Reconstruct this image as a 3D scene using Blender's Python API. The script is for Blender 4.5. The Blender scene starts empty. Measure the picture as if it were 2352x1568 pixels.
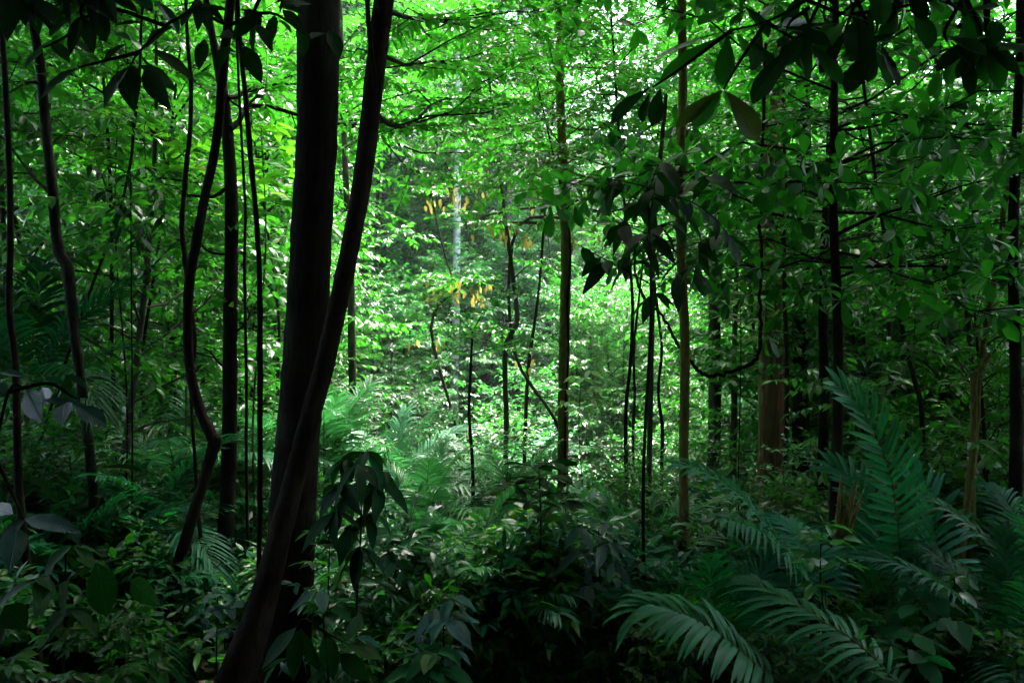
import bpy, math, random
import numpy as np
from mathutils import Vector

# ------------------------------------------------------------------ camera, sky, sun, exposure
SC = bpy.context.scene
COL = SC.collection
R = math.radians
F = 1680.0                     # focal length in pixels of a 2352 px wide frame
CAMZ = 1.6
cam = bpy.data.cameras.new("camera"); cam.sensor_width = 36.0; cam.lens = 36.0 * F / 2352.0
cam.clip_start = 0.05; cam.clip_end = 2000
camo = bpy.data.objects.new("camera", cam); COL.objects.link(camo)
camo.location = (0, 0, CAMZ); camo.rotation_euler = (R(90), 0, 0)
SC.camera = camo

SUN_EL, SUN_AZ = 68.0, 25.0    # high, a little right of straight ahead
w = bpy.data.worlds.new("World"); SC.world = w; w.use_nodes = True
nt = w.node_tree; bg = nt.nodes["Background"]
sky = nt.nodes.new("ShaderNodeTexSky"); sky.sky_type = 'NISHITA'; sky.sun_disc = False
sky.sun_elevation = R(SUN_EL); sky.sun_rotation = R(SUN_AZ); sky.air_density = 1.0; sky.dust_density = 6.0; sky.ozone_density = 2.0
hs = nt.nodes.new("ShaderNodeHueSaturation"); hs.inputs["Saturation"].default_value = 0.9
nt.links.new(sky.outputs[0], hs.inputs["Color"]); nt.links.new(hs.outputs[0], bg.inputs["Color"])
bg.inputs["Strength"].default_value = 0.15
sl = bpy.data.lights.new("sun", 'SUN'); sl.energy = 1.7; sl.angle = R(25); sl.color = (1.0, 0.97, 0.92)
so = bpy.data.objects.new("sun", sl); COL.objects.link(so)
so.rotation_euler = (R(90 - SUN_EL), 0, R(180 - SUN_AZ))
so.location = (0, 0, 60)
SC.view_settings.view_transform = 'Standard'; SC.view_settings.look = 'None'
SC.view_settings.exposure = 4.35; SC.view_settings.gamma = 1.0
cy = SC.cycles
cy.max_bounces = 6; cy.diffuse_bounces = 3; cy.glossy_bounces = 2; cy.transmission_bounces = 2; cy.transparent_max_bounces = 4
cy.sample_clamp_indirect = 6.0; cy.caustics_reflective = False; cy.caustics_refractive = False
cy.use_denoising = True

rng = np.random.default_rng(11)
random.seed(11)

# ------------------------------------------------------------------ helpers
def P(px, py, d):
    "a point at depth d seen at pixel (px, py) of the 2352 x 1568 frame"
    return np.array(((px - 1176) / F * d, d, CAMZ - (py - 784) / F * d))

def U(a, b, n=None): return rng.uniform(a, b, n)
def nrm(v): return v / np.maximum(np.linalg.norm(v, axis=-1, keepdims=True), 1e-9)
UP = np.array((0., 0., 1.))

def ground_z(x, y):
    x = np.asarray(x, float); y = np.asarray(y, float)
    z = -0.22 * np.clip(y - 2, 0, 14) - 0.05 * np.clip(y - 16, 0, 8) + 0.48 * np.clip(y - 24, 0, 55) + 0.15 * np.clip(y - 79, 0, 300)
    z = z + 0.10 * np.clip(-x - 3, 0, 60) * np.clip(y / 12, 0, 1) + 0.05 * np.clip(x - 6, 0, 60) * np.clip(y / 12, 0, 1)
    z = z + 0.55 * np.clip(-y - 2.5, 0, 45)  # unseen slope behind the viewpoint, raised to block low sky
    return z + 0.10 * np.sin(x * 0.9 + 1.3) * np.cos(y * 0.7) + 0.05 * np.sin(x * 2.3) * np.sin(y * 1.9 + .4)

# ---- leaves: one template of stations along the midrib, laid at many places at once
def template(st):
    V, Fc, prev = [], [], None
    for t, h in st:
        if h == 0:
            cur = [len(V)]; V.append((t, 0.0))
        else:
            cur = [len(V), len(V) + 1, len(V) + 2]; V += [(t, -h), (t, 0.0), (t, h)]
        if prev:
            if len(prev) == 1 and len(cur) == 3: Fc += [(prev[0], cur[1], cur[0]), (prev[0], cur[2], cur[1])]
            elif len(prev) == 3 and len(cur) == 3:
                for k in (0, 1): Fc += [(prev[k], prev[k+1], cur[k+1]), (prev[k], cur[k+1], cur[k])]
            elif len(prev) == 3: Fc += [(prev[0], prev[1], cur[0]), (prev[1], prev[2], cur[0])]
        prev = cur
    return np.array(V), np.array(Fc)
T_TINY = template([(0, 0), (.42, 1), (1, 0)])
T_OVATE = template([(0, 0), (.16, .62), (.4, 1), (.7, .74), (.88, .3), (1, 0)])
T_BIG = template([(0, 0), (.07, .25), (.18, .66), (.32, .94), (.46, 1), (.6, .9), (.74, .67), (.86, .38), (.94, .13), (1, 0)])
T_OBOV = template([(0, 0), (.08, .12), (.2, .32), (.36, .62), (.52, .88), (.66, 1), (.78, .96), (.88, .72), (.95, .38), (1, 0)])
T_STRIP = template([(0, .25), (.12, .8), (.35, 1), (.6, .92), (.8, .66), (.93, .3), (1, 0)])

class MB:
    "collects tubes and leaves; build() links ONE mesh object"
    def __init__(s): s.V, s.F, s.T, s.UV, s.M, s.S = [], [], [], [], [], []; s.n = 0
    def add(s, V, Fc, mat=0, tint=.5, uv=None, smooth=True):
        V = np.asarray(V, float); Fc = np.asarray(Fc)
        s.V.append(V); s.F.append(Fc + s.n); s.n += len(V)
        s.T.append(np.broadcast_to(np.asarray(tint, float), (len(V),)))
        s.UV.append(np.zeros((len(V), 2)) if uv is None else uv)
        s.M.append(np.full(len(Fc), mat)); s.S.append(np.full(len(Fc), smooth))
    def tube(s, pts, rad, sides=8, mat=0, rough=0.0, cap=False):
        pts = np.asarray(pts, float); n = len(pts); rad = np.broadcast_to(np.asarray(rad, float), (n,))
        tan = nrm(np.gradient(pts, axis=0))
        ref = np.array((1., 0, 0)) if abs(tan[0][0]) < .8 else np.array((0., 1, 0))
        us = []
        for k in range(n):
            ref = ref - tan[k] * ref.dot(tan[k]); ref = ref / max(np.linalg.norm(ref), 1e-9); us.append(ref)
        us = np.array(us); vs = np.cross(tan, us)
        a = np.arange(sides) / sides * 2 * math.pi
        rr = rad[:, None] * (1 + rough * rng.normal(0, 1, (n, sides))) if rough else np.repeat(rad[:, None], sides, 1)
        V = pts[:, None, :] + rr[..., None] * (np.cos(a)[None, :, None] * us[:, None, :] + np.sin(a)[None, :, None] * vs[:, None, :])
        V = V.reshape(-1, 3)
        i = np.arange(n - 1)[:, None] * sides; j = np.arange(sides)[None, :]; j2 = (j + 1) % sides
        q = np.stack([i + j, i + j2, i + sides + j2, i + sides + j], -1).reshape(-1, 4)
        tri = np.concatenate([q[:, [0, 1, 2]], q[:, [0, 2, 3]]])
        if cap:
            V = np.concatenate([V, pts[-1:], pts[:1]]); e = (n - 1) * sides; c = n * sides; jj = np.arange(sides); jk = (jj + 1) % sides
            tri = np.concatenate([tri, np.stack([e + jj, e + jk, np.full(sides, c)], -1), np.stack([jk, jj, np.full(sides, c + 1)], -1)])
        s.add(V, tri, mat)
    def prisms(s, A, B, ra, rb, mat=0):
        "many thin straight three-sided twigs"
        A = np.asarray(A); B = np.asarray(B); n = len(A)
        if n == 0: return
        d = nrm(B - A); u = nrm(np.cross(d, np.where(np.abs(d[:, 2:]) > .9, np.array((1., 0, 0)), UP))); v = np.cross(d, u)
        ra = np.broadcast_to(ra, (n,)); rb = np.broadcast_to(rb, (n,)); out = []
        for base, r in ((A, ra), (B, rb)):
            for k in range(3):
                out.append(base + r[:, None] * (math.cos(k * 2.094) * u + math.sin(k * 2.094) * v))
        V = np.stack(out, 1).reshape(-1, 3)
        f = np.array([(k, (k + 1) % 3, 3 + (k + 1) % 3) for k in range(3)] + [(k, 3 + (k + 1) % 3, 3 + k) for k in range(3)])
        s.add(V, (np.arange(n)[:, None, None] * 6 + f[None]).reshape(-1, 3), mat)
    def leaves(s, pos, ax, up, L, W, tpl=T_TINY, bend=.15, fold=.25, grav=0.0, tint=None, mat=0, wave=0.0):
        pos = np.asarray(pos, float); n = len(pos)
        if n == 0: return
        ax = nrm(np.asarray(ax, float)); up = np.broadcast_to(np.asarray(up, float), (n, 3))
        nn = nrm(up - ax * (up * ax).sum(-1, keepdims=True)); sd = np.cross(nn, ax)
        L = np.broadcast_to(L, (n,)); W = np.broadcast_to(W, (n,)); bend = np.broadcast_to(bend, (n,)); fold = np.broadcast_to(fold, (n,))
        grav = np.broadcast_to(grav, (n,))
        tv, tf = tpl; t = tv[:, 0]; v = tv[:, 1]
        w_ = fold[:, None] * np.abs(v)[None] * W[:, None] / 2 - bend[:, None] * (t ** 2)[None] * L[:, None]
        if wave: w_ = w_ + wave * W[:, None] * np.sin(t[None] * 19 + rng.uniform(0, 6, (n, 1))) * np.abs(v)[None]
        V = (pos[:, None] + ax[:, None] * (t[None, :, None] * L[:, None, None]) + sd[:, None] * (v[None, :, None] * W[:, None, None] / 2)
             + nn[:, None] * w_[..., None])
        V[..., 2] -= grav[:, None] * L[:, None] * (t ** 2)[None]
        Fc = (np.arange(n)[:, None, None] * len(tv) + tf[None]).reshape(-1, 3)
        if tint is None: tint = rng.beta(2, 2, n)
        uv = np.tile(np.stack([v * .5 + .5, t], -1), (n, 1))
        s.add(V.reshape(-1, 3), Fc, mat, np.repeat(np.broadcast_to(tint, (n,)), len(tv)), uv, smooth=len(t) > 5)
    def mesh(s, name, mats):
        V = np.concatenate(s.V); Fc = np.concatenate(s.F).astype(np.int32); T = np.concatenate(s.T); UV = np.concatenate(s.UV)
        me = bpy.data.meshes.new(name); nf = len(Fc)
        me.vertices.add(len(V)); me.vertices.foreach_set("co", V.astype(np.float32).ravel())
        me.loops.add(nf * 3); me.loops.foreach_set("vertex_index", Fc.ravel())
        me.polygons.add(nf); me.polygons.foreach_set("loop_start", np.arange(nf, dtype=np.int32) * 3)
        me.polygons.foreach_set("material_index", np.concatenate(s.M).astype(np.int32))
        me.polygons.foreach_set("use_smooth", np.concatenate(s.S).astype(bool))
        uvl = me.uv_layers.new(name="uv"); uvl.data.foreach_set("uv", UV[Fc.ravel()].astype(np.float32).ravel())
        at = me.attributes.new("tint", 'FLOAT', 'POINT'); at.data.foreach_set("value", T.astype(np.float32))
        me.update(calc_edges=True); me.validate()
        for m in (mats if isinstance(mats, (list, tuple)) else [mats]): me.materials.append(m)
        return me
    def build(s, name, mats, parent=None, loc=None):
        o = bpy.data.objects.new(name, s.mesh(name, mats)); COL.objects.link(o)
        if parent is not None: o.parent = parent
        return o

def tag(o, label=None, cat=None, group=None, kind=None):
    if label: o["label"] = label
    if cat: o["category"] = cat
    if group: o["group"] = group
    if kind: o["kind"] = kind
    return o
def thing(name, label, cat, loc=(0, 0, 0), rz=0.0, group=None, sc=1.0):
    o = bpy.data.objects.new(name, None); COL.objects.link(o); o.empty_display_size = .1
    o.location = tuple(float(c) for c in loc); o.rotation_euler = (0, 0, rz); o.scale = (sc, sc, sc)
    return tag(o, label, cat, group)
def part(name, me, parent):
    o = bpy.data.objects.new(name, me); COL.objects.link(o); o.parent = parent; return o

def spline(pts, n=8):
    "Catmull-Rom through the given rows (any number of columns)"
    p = np.asarray(pts, float); p = np.concatenate([[2 * p[0] - p[1]], p, [2 * p[-1] - p[-2]]]); out = []
    for k in range(1, len(p) - 2):
        a, b, c, d = p[k-1], p[k], p[k+1], p[k+2]; t = np.linspace(0, 1, n, endpoint=False)[:, None]
        out.append(.5 * ((2 * b) + (-a + c) * t + (2 * a - 5 * b + 4 * c - d) * t ** 2 + (-a + 3 * b - 3 * c + d) * t ** 3))
    out.append(p[-2][None]); return np.concatenate(out)

# ------------------------------------------------------------------ materials
def newmat(name):
    m = bpy.data.materials.new(name); m.use_nodes = True; n = m.node_tree; n.nodes.clear(); return m, n, n.nodes, n.links
def leaf_mat(name, dark, light, trans, tf=.45, rough=.4, spec=.5, vein=0.0, rib=None, var=.25, hue=1.0):
    m, n, N, K = newmat(name)
    out = N.new("ShaderNodeOutputMaterial"); mix = N.new("ShaderNodeMixShader"); pb = N.new("ShaderNodeBsdfPrincipled"); tr = N.new("ShaderNodeBsdfTranslucent")
    at = N.new("ShaderNodeAttribute"); at.attribute_name = "tint"
    cm = N.new("ShaderNodeValToRGB"); el = cm.color_ramp.elements; el[0].position = .05; el[0].color = (*dark, 1); el[1].position = .84; el[1].color = (*light, 1)
    e = el.new(.93); e.color = (min(1, light[0] * 2.2 + .02), light[1] * 1.05, light[2] * .8, 1)
    K.new(at.outputs["Fac"], cm.inputs[0])
    oi = N.new("ShaderNodeObjectInfo"); hv = N.new("ShaderNodeHueSaturation")
    mr = N.new("ShaderNodeMapRange"); mr.inputs[3].default_value = 1 - var; mr.inputs[4].default_value = 1 + var
    mh = N.new("ShaderNodeMapRange"); mh.inputs[3].default_value = .5 - .035 * hue; mh.inputs[4].default_value = .5 + .022 * hue
    K.new(oi.outputs["Random"], mr.inputs[0]); K.new(oi.outputs["Random"], mh.inputs[0])
    K.new(mr.outputs[0], hv.inputs["Value"]); K.new(mh.outputs[0], hv.inputs["Hue"]); K.new(cm.outputs[0], hv.inputs["Color"])
    col = hv.outputs[0]
    if vein:
        tc = N.new("ShaderNodeTexCoord"); sx = N.new("ShaderNodeSeparateXYZ"); K.new(tc.outputs["UV"], sx.inputs[0])
        def M(op, a, b=None):
            q = N.new("ShaderNodeMath"); q.operation = op
            for k, x in enumerate((a, b)):
                if x is None: continue
                if isinstance(x, (int, float)): q.inputs[k].default_value = x
                else: K.new(x, q.inputs[k])
            return q.outputs[0]
        av = M('ABSOLUTE', M('SUBTRACT', sx.outputs[0], .5))
        ph = M('SUBTRACT', M('MULTIPLY', sx.outputs[1], 75.0), M('MULTIPLY', av, 34.0))
        s_ = M('SINE', ph); ridge = M('POWER', M('ABSOLUTE', s_), .5)
        mid = M('MINIMUM', M('MULTIPLY', av, 22.0), 1.0)
        h = M('MULTIPLY', ridge, mid)
        bp = N.new("ShaderNodeBump"); bp.inputs["Strength"].default_value = vein; bp.inputs["Distance"].default_value = .004
        K.new(h, bp.inputs["Height"]); K.new(bp.outputs[0], pb.inputs["Normal"])
        rm = N.new("ShaderNodeMix"); rm.data_type = 'RGBA'; rm.inputs[7].default_value = (*(rib or light), 1)
        K.new(M('MULTIPLY', M('SUBTRACT', 1.0, M('MINIMUM', M('MULTIPLY', av, 40.0), 1.0)), .6), rm.inputs[0]); K.new(col, rm.inputs[6]); col = rm.outputs[2]
    K.new(col, pb.inputs["Base Color"]); pb.inputs["Roughness"].default_value = rough; pb.inputs["Specular IOR Level"].default_value = spec
    tm = N.new("ShaderNodeMix"); tm.data_type = 'RGBA'; tm.blend_type = 'MULTIPLY'; tm.inputs[0].default_value = 1.0
    gm = N.new("ShaderNodeMapRange"); gm.inputs[3].default_value = .65; gm.inputs[4].default_value = 1.2
    K.new(at.outputs["Fac"], gm.inputs[0]); tm.inputs[6].default_value = (*trans, 1); K.new(gm.outputs[0], tm.inputs[7])
    K.new(tm.outputs[2], tr.inputs["Color"])
    mix.inputs[0].default_value = tf; K.new(pb.outputs[0], mix.inputs[1]); K.new(tr.outputs[0], mix.inputs[2]); K.new(mix.outputs[0], out.inputs[0])
    return m
def bark_mat(name, c1, c2, scale=6.0, stretch=.18, bump=.5, moss=None, mossf=.5):
    m, n, N, K = newmat(name)
    out = N.new("ShaderNodeOutputMaterial"); pb = N.new("ShaderNodeBsdfPrincipled"); tc = N.new("ShaderNodeTexCoord")
    mp = N.new("ShaderNodeMapping"); mp.inputs["Scale"].default_value = (scale * 3, scale * 3, scale * 3 * stretch); K.new(tc.outputs["Object"], mp.inputs[0])
    n1 = N.new("ShaderNodeTexNoise"); n1.inputs["Scale"].default_value = 1.6; n1.inputs["Detail"].default_value = 8; n1.inputs["Roughness"].default_value = .65; K.new(mp.outputs[0], n1.inputs["Vector"])
    n2 = N.new("ShaderNodeTexNoise"); n2.inputs["Scale"].default_value = 2.2; n2.inputs["Detail"].default_value = 5; K.new(tc.outputs["Object"], n2.inputs["Vector"])
    rp = N.new("ShaderNodeMapRange"); rp.inputs[1].default_value = .32; rp.inputs[2].default_value = .68; K.new(n1.outputs["Fac"], rp.inputs[0])
    cm = N.new("ShaderNodeMix"); cm.data_type = 'RGBA'; cm.inputs[6].default_value = (*c1, 1); cm.inputs[7].default_value = (*c2, 1); K.new(rp.outputs[0], cm.inputs[0])
    col = cm.outputs[2]
    r2 = N.new("ShaderNodeMapRange"); r2.inputs[1].default_value = .5; r2.inputs[2].default_value = .64; r2.inputs[4].default_value = mossf; K.new(n2.outputs["Fac"], r2.inputs[0])
    c2m = N.new("ShaderNodeMix"); c2m.data_type = 'RGBA'; c2m.inputs[7].default_value = (*(moss or tuple(min(1, x * 1.7) for x in c2)), 1)
    K.new(r2.outputs[0], c2m.inputs[0]); K.new(col, c2m.inputs[6])
    bp = N.new("ShaderNodeBump"); bp.inputs["Strength"].default_value = bump; bp.inputs["Distance"].default_value = .02; K.new(n1.outputs["Fac"], bp.inputs["Height"])
    K.new(c2m.outputs[2], pb.inputs["Base Color"]); K.new(bp.outputs[0], pb.inputs["Normal"]); pb.inputs["Roughness"].default_value = .85; pb.inputs["Specular IOR Level"].default_value = .04
    K.new(pb.outputs[0], out.inputs[0]); return m

LF_BRIGHT = leaf_mat("leaf_bright", (.010, .075, .006), (.040, .19, .012), (.05, .38, .016), .46, .36, .4)
LF_MID = leaf_mat("leaf_mid", (.009, .07, .010), (.024, .14, .014), (.05, .34, .012), .42, .32, .5)
LF_BLUE = leaf_mat("leaf_bluish", (.010, .06, .018), (.026, .13, .035), (.04, .28, .04), .38, .34, .55)
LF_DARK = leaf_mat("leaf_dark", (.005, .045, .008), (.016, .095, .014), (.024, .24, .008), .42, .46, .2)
LF_FAR = leaf_mat("leaf_far", (.009, .064, .016), (.026, .135, .028), (.05, .36, .030), .42, .4, .4)
LF_LIME = leaf_mat("leaf_lime", (.05, .16, .010), (.12, .28, .015), (.25, .62, .02), .5, .38, .5)
LF_GOLD = leaf_mat("leaf_golden", (.20, .155, .03), (.33, .28, .075), (.30, .26, .06), .45, .45, .4, hue=0)
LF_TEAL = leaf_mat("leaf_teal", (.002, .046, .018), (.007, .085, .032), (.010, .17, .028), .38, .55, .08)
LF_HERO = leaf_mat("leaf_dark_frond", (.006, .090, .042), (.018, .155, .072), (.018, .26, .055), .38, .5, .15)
LF_FROND = leaf_mat("leaf_frond_lit", (.035, .15, .065), (.09, .27, .13), (.07, .38, .08), .38, .36, .55)  # pale colour carries the clearing's light on the palm fronds
LF_BIG = leaf_mat("leaf_big_shaded", (.002, .020, .004), (.005, .040, .007), (.006, .07, .003), .22, .55, .06, vein=.5, rib=(.02, .08, .015))  # near-black colour carries the shade on foreground leaves
LF_BIGBLUE = leaf_mat("leaf_big_painted_sheen", (.004, .038, .026), (.011, .070, .048), (.006, .08, .02), .2, .42, .25, vein=.7, rib=(.05, .13, .07))  # blue-green base colour paints the sky sheen on these leaves
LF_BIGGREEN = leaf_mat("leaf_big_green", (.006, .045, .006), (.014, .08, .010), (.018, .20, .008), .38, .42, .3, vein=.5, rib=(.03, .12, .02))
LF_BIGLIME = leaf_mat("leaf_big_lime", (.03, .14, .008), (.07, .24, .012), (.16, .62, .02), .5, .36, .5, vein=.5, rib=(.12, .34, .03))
LF_OLIVE = leaf_mat("leaf_olive", (.025, .05, .006), (.055, .075, .010), (.06, .11, .008), .35, .38, .5, vein=.4)
LF_DEAD = leaf_mat("leaf_dead", (.045, .030, .018), (.15, .10, .065), (.25, .14, .08), .25, .55, .3)
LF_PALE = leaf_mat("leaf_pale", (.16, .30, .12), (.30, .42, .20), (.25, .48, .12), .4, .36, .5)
BK_BLACK = bark_mat("bark_dark_shaded", (.002, .0018, .0014), (.016, .012, .008), 7, .22, .9, (.036, .034, .022), .55)  # foreground shade is put into this near-black bark colour
BK_RED = bark_mat("bark_redbrown", (.003, .0022, .0016), (.017, .011, .007), 8, .3, .9, (.034, .028, .019), .6)  # red-brown darkened to near black, with foreground shade in the colour
BK_GREY = bark_mat("bark_grey", (.020, .017, .014), (.075, .064, .054), 6, .3, .5, (.11, .11, .09), .6)
BK_DIM = bark_mat('bark_mottled_shaded', (.006, .0055, .004), (.022, .020, .016), 6, .3, .5, (.05, .052, .042), .6)  # grey bark's colours dimmed to hold foreground shade
BK_PALE = bark_mat("bark_pale", (.40, .38, .40), (.72, .69, .71), 5, .5, .5, (.26, .27, .22), .8)
BK_YELL = bark_mat("bark_ochre", (.055, .045, .014), (.20, .155, .05), 8, .3, .7, (.09, .105, .025), .8)
BK_FIB = bark_mat("bark_fibrous", (.030, .014, .008), (.32, .15, .075), 6, .05, 1.0, (.10, .06, .035), .6)
BK_TAN = bark_mat("bark_tan", (.26, .17, .08), (.50, .36, .19), 7, .1, .6, (.4, .32, .2), .4)
BK_STEM = bark_mat("stem_brown", (.010, .008, .005), (.035, .028, .017), 12, .3, .3, (.03, .036, .016), .6)
BK_GREEN = bark_mat("stem_green", (.03, .05, .015), (.07, .10, .03), 12, .2, .2)

# ------------------------------------------------------------------ ground
def build_ground():
    xs = np.concatenate([np.linspace(-600, -45, 22), np.arange(-42, 42.1, .6), np.linspace(45, 600, 22)])
    ys = np.concatenate([np.linspace(-300, -62, 12), np.arange(-58, 90, .6), np.linspace(92, 900, 24)])
    X, Y = np.meshgrid(xs, ys); Z = ground_z(X, Y)
    nx, ny = len(xs), len(ys); V = np.stack([X, Y, Z], -1).reshape(-1, 3)
    i = (np.arange(ny - 1)[:, None] * nx + np.arange(nx - 1)[None]).ravel()
    q = np.stack([i, i + 1, i + nx + 1, i + nx], -1)
    mb = MB(); mb.add(V, np.concatenate([q[:, [0, 1, 2]], q[:, [0, 2, 3]]]))
    m, n, N, K = newmat("forest_soil")
    out = N.new("ShaderNodeOutputMaterial"); pb = N.new("ShaderNodeBsdfPrincipled"); tc = N.new("ShaderNodeTexCoord")
    vo = N.new("ShaderNodeTexVoronoi"); vo.inputs["Scale"].default_value = 14; K.new(tc.outputs["Object"], vo.inputs["Vector"])
    no = N.new("ShaderNodeTexNoise"); no.inputs["Scale"].default_value = 1.2; no.inputs["Detail"].default_value = 8; K.new(tc.outputs["Object"], no.inputs["Vector"])
    sp = N.new("ShaderNodeSeparateColor"); K.new(vo.outputs["Color"], sp.inputs[0])
    c1 = N.new("ShaderNodeMix"); c1.data_type = 'RGBA'; c1.inputs[6].default_value = (.012, .008, .005, 1); c1.inputs[7].default_value = (.07, .042, .028, 1); K.new(sp.outputs[0], c1.inputs[0])
    c2 = N.new("ShaderNodeMix"); c2.data_type = 'RGBA'; c2.blend_type = 'MULTIPLY'; c2.inputs[0].default_value = .7; K.new(c1.outputs[2], c2.inputs[6]); K.new(no.outputs["Color"], c2.inputs[7])
    bp = N.new("ShaderNodeBump"); bp.inputs["Strength"].default_value = .8; bp.inputs["Distance"].default_value = .04; K.new(vo.outputs["Distance"], bp.inputs["Height"])
    K.new(c2.outputs[2], pb.inputs["Base Color"]); K.new(bp.outputs[0], pb.inputs["Normal"]); pb.inputs["Roughness"].default_value = .9
    K.new(pb.outputs[0], out.inputs[0])
    o = mb.build("ground", m); tag(o, "sloping forest floor of brown soil and leaf litter", "ground", kind="structure")
build_ground()

# ------------------------------------------------------------------ growth: limbs -> twigs -> leaves
def grow(mbT, mbL, limbs, spacing=.22, tl=(.35, .7), nleaf=11, L=.11, W=.045, tpl=T_TINY, style="alt", start=.2, droop=.2, jit=.38, twr=.004, tilt=.2, lmat=0, dens=1.0, bend=.18, fold=.3):
    A, D, LN, RR = [], [], [], []
    for pl in limbs:
        pl = np.asarray(pl)[:, :3]
        seg = np.linalg.norm(np.diff(pl, axis=0), axis=1); cum = np.concatenate([[0], np.cumsum(seg)]); tot = cum[-1]
        if tot < .05: continue
        n = max(2, int(tot * (1 - start) / spacing * dens)); s_ = np.sort(U(start, 1.0, n)) * tot
        pos = np.stack([np.interp(s_, cum, pl[:, k]) for k in range(3)], -1)
        pos2 = np.stack([np.interp(s_ - .05 * tot, cum, pl[:, k]) for k in range(3)], -1)
        t = nrm(pos - pos2 + 1e-6); sd = nrm(np.cross(t, UP) + 1e-6); sg = np.where(np.arange(n) % 2 == 0, 1., -1.)[:, None]
        d = nrm(t * U(.3, .9, (n, 1)) + sd * sg * U(.5, 1.0, (n, 1)) + UP * U(-tilt, tilt + .15, (n, 1)))
        A.append(pos); D.append(d); LN.append(U(tl[0], tl[1], n) * (1.15 - .5 * s_ / tot))
        A.append(pl[-1:]); D.append(nrm(pl[-1:] - pl[-2:-1])); LN.append(np.array([U(*tl)]))
    if not A: return
    A = np.concatenate(A); D = np.concatenate(D); LN = np.concatenate(LN); n = len(A)
    B = A + D * LN[:, None]; B[:, 2] -= .12 * LN
    mbT.prisms(A, B, twr, twr * .35)
    sd = nrm(np.cross(D, UP) + 1e-6)
    if style == "alt":
        u = (np.arange(nleaf) + .8) / (nleaf + .3); u = u[None, :] + U(-.3, .3, (n, nleaf)) / nleaf
        pos = A[:, None] + (B - A)[:, None] * u[..., None]
        sg = np.where(np.arange(nleaf) % 2 == 0, 1., -1.)[None, :, None]
        ax = D[:, None] * U(.35, .75, (n, nleaf, 1)) + sd[:, None] * sg * U(.6, 1., (n, nleaf, 1)) - UP * (droop + U(-.15, .25, (n, nleaf, 1))) + rng.normal(0, jit * .5, (n, nleaf, 3))
        ax[:, -1] = D - UP * droop
    else:   # rosette at the twig's end
        k = np.arange(nleaf); az = k[None] * 2.399 + U(0, 6.28, (n, 1)); vv = np.cross(sd, D)
        rad = np.cos(az)[..., None] * sd[:, None] + np.sin(az)[..., None] * vv[:, None]
        pos = (B[:, None] - D[:, None] * (U(0, .18, (n, nleaf)) * LN[:, None])[..., None])
        ax = D[:, None] * U(.25, .7, (n, nleaf, 1)) + rad * .85 - UP * (droop + U(-.1, .2, (n, nleaf, 1)))
    pos = pos.reshape(-1, 3); ax = ax.reshape(-1, 3); m = len(pos)
    up = nrm(UP + rng.normal(0, jit, (m, 3))); sz = U(.65, 1.15, m)
    mbL.leaves(pos, ax, up, L * sz, W * sz * U(.85, 1.15, m), tpl, bend=U(.0, bend * 2, m), fold=U(.1, fold * 1.6, m), mat=lmat)

def random_limbs(base, top, zb, R_, n, rise=.15, prof=None, sag=.12, r0=.03, tr=None, az0=None, azw=math.pi):
    "limbs leaving a trunk (rows of x y z) between the fractions zb..1 of its height"
    tr = np.array([base, top]) if tr is None else tr
    h = np.linspace(0, 1, len(tr)); out = []
    for k in range(n):
        f = zb + (1 - zb) * ((k + U(0, 1)) / n)
        p0 = np.array([np.interp(f, h, tr[:, j]) for j in range(3)])
        g = (f - zb) / (1 - zb); pr = prof(g) if prof else math.sin(math.pi * min(1, .15 + .8 * g)) * .75 + .3
        az = k * 2.399 + U(-.4, .4) if az0 is None else az0 + U(-azw, azw)
        Lh = R_ * pr * U(.7, 1.1); el = rise + (g * .7) + U(-.3, .4)
        d = np.array((math.cos(az) * math.cos(el), math.sin(az) * math.cos(el), math.sin(el)))
        sv = np.array((-math.sin(az), math.cos(az), 0)) * U(-.25, .25)
        q = np.linspace(0, 1, 6)[:, None]
        pts = p0 + d * Lh * q + sv * Lh * q ** 2 - UP * sag * Lh * q ** 2
        pts[1:-1] += rng.normal(0, .025 * Lh, (4, 3))
        out.append((pts, r0 * (.5 + .5 * pr) * (1.1 - .6 * g)))
    return out
def sublimbs(limbs, per=3, frac=.5):
    out = []
    for pts, r in limbs:
        Ll = np.linalg.norm(pts[-1] - pts[0])
        for k in range(per):
            f = U(.3, .85); i = min(4, int(f * 5)); p0 = pts[i] + (pts[i+1] - pts[i]) * (f * 5 - i)
            t = nrm(pts[i+1] - pts[i]); sd = np.cross(t, UP) * (1 if k % 2 else -1); d = nrm(t * .7 + sd * U(.5, 1) + UP * U(-.1, .35))
            q = np.linspace(0, 1, 5)[:, None]; pp = p0 + d * Ll * frac * U(.6, 1.1) * q - UP * .08 * Ll * q ** 2
            pp[1:] += rng.normal(0, .02 * Ll, (4, 3)); out.append((pp, r * .45))
    return out
def limb_tubes(mb, limbs, sides=5):
    for pts, r in limbs: mb.tube(pts, np.linspace(r, r * .22, len(pts)), sides)

def wobble(h, n, lean=.05, amp=.06):
    z = np.linspace(0, h, n); a, b = U(0, 6.28), U(0, 6.28); la = U(0, 6.28)
    x = amp * h * .2 * np.sin(z / h * U(3, 6) + a) + lean * z * math.cos(la); y = amp * h * .2 * np.sin(z / h * U(3, 6) + b) + lean * z * math.sin(la)
    return np.stack([x - x[0], y - y[0], z - .15], -1)

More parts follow.
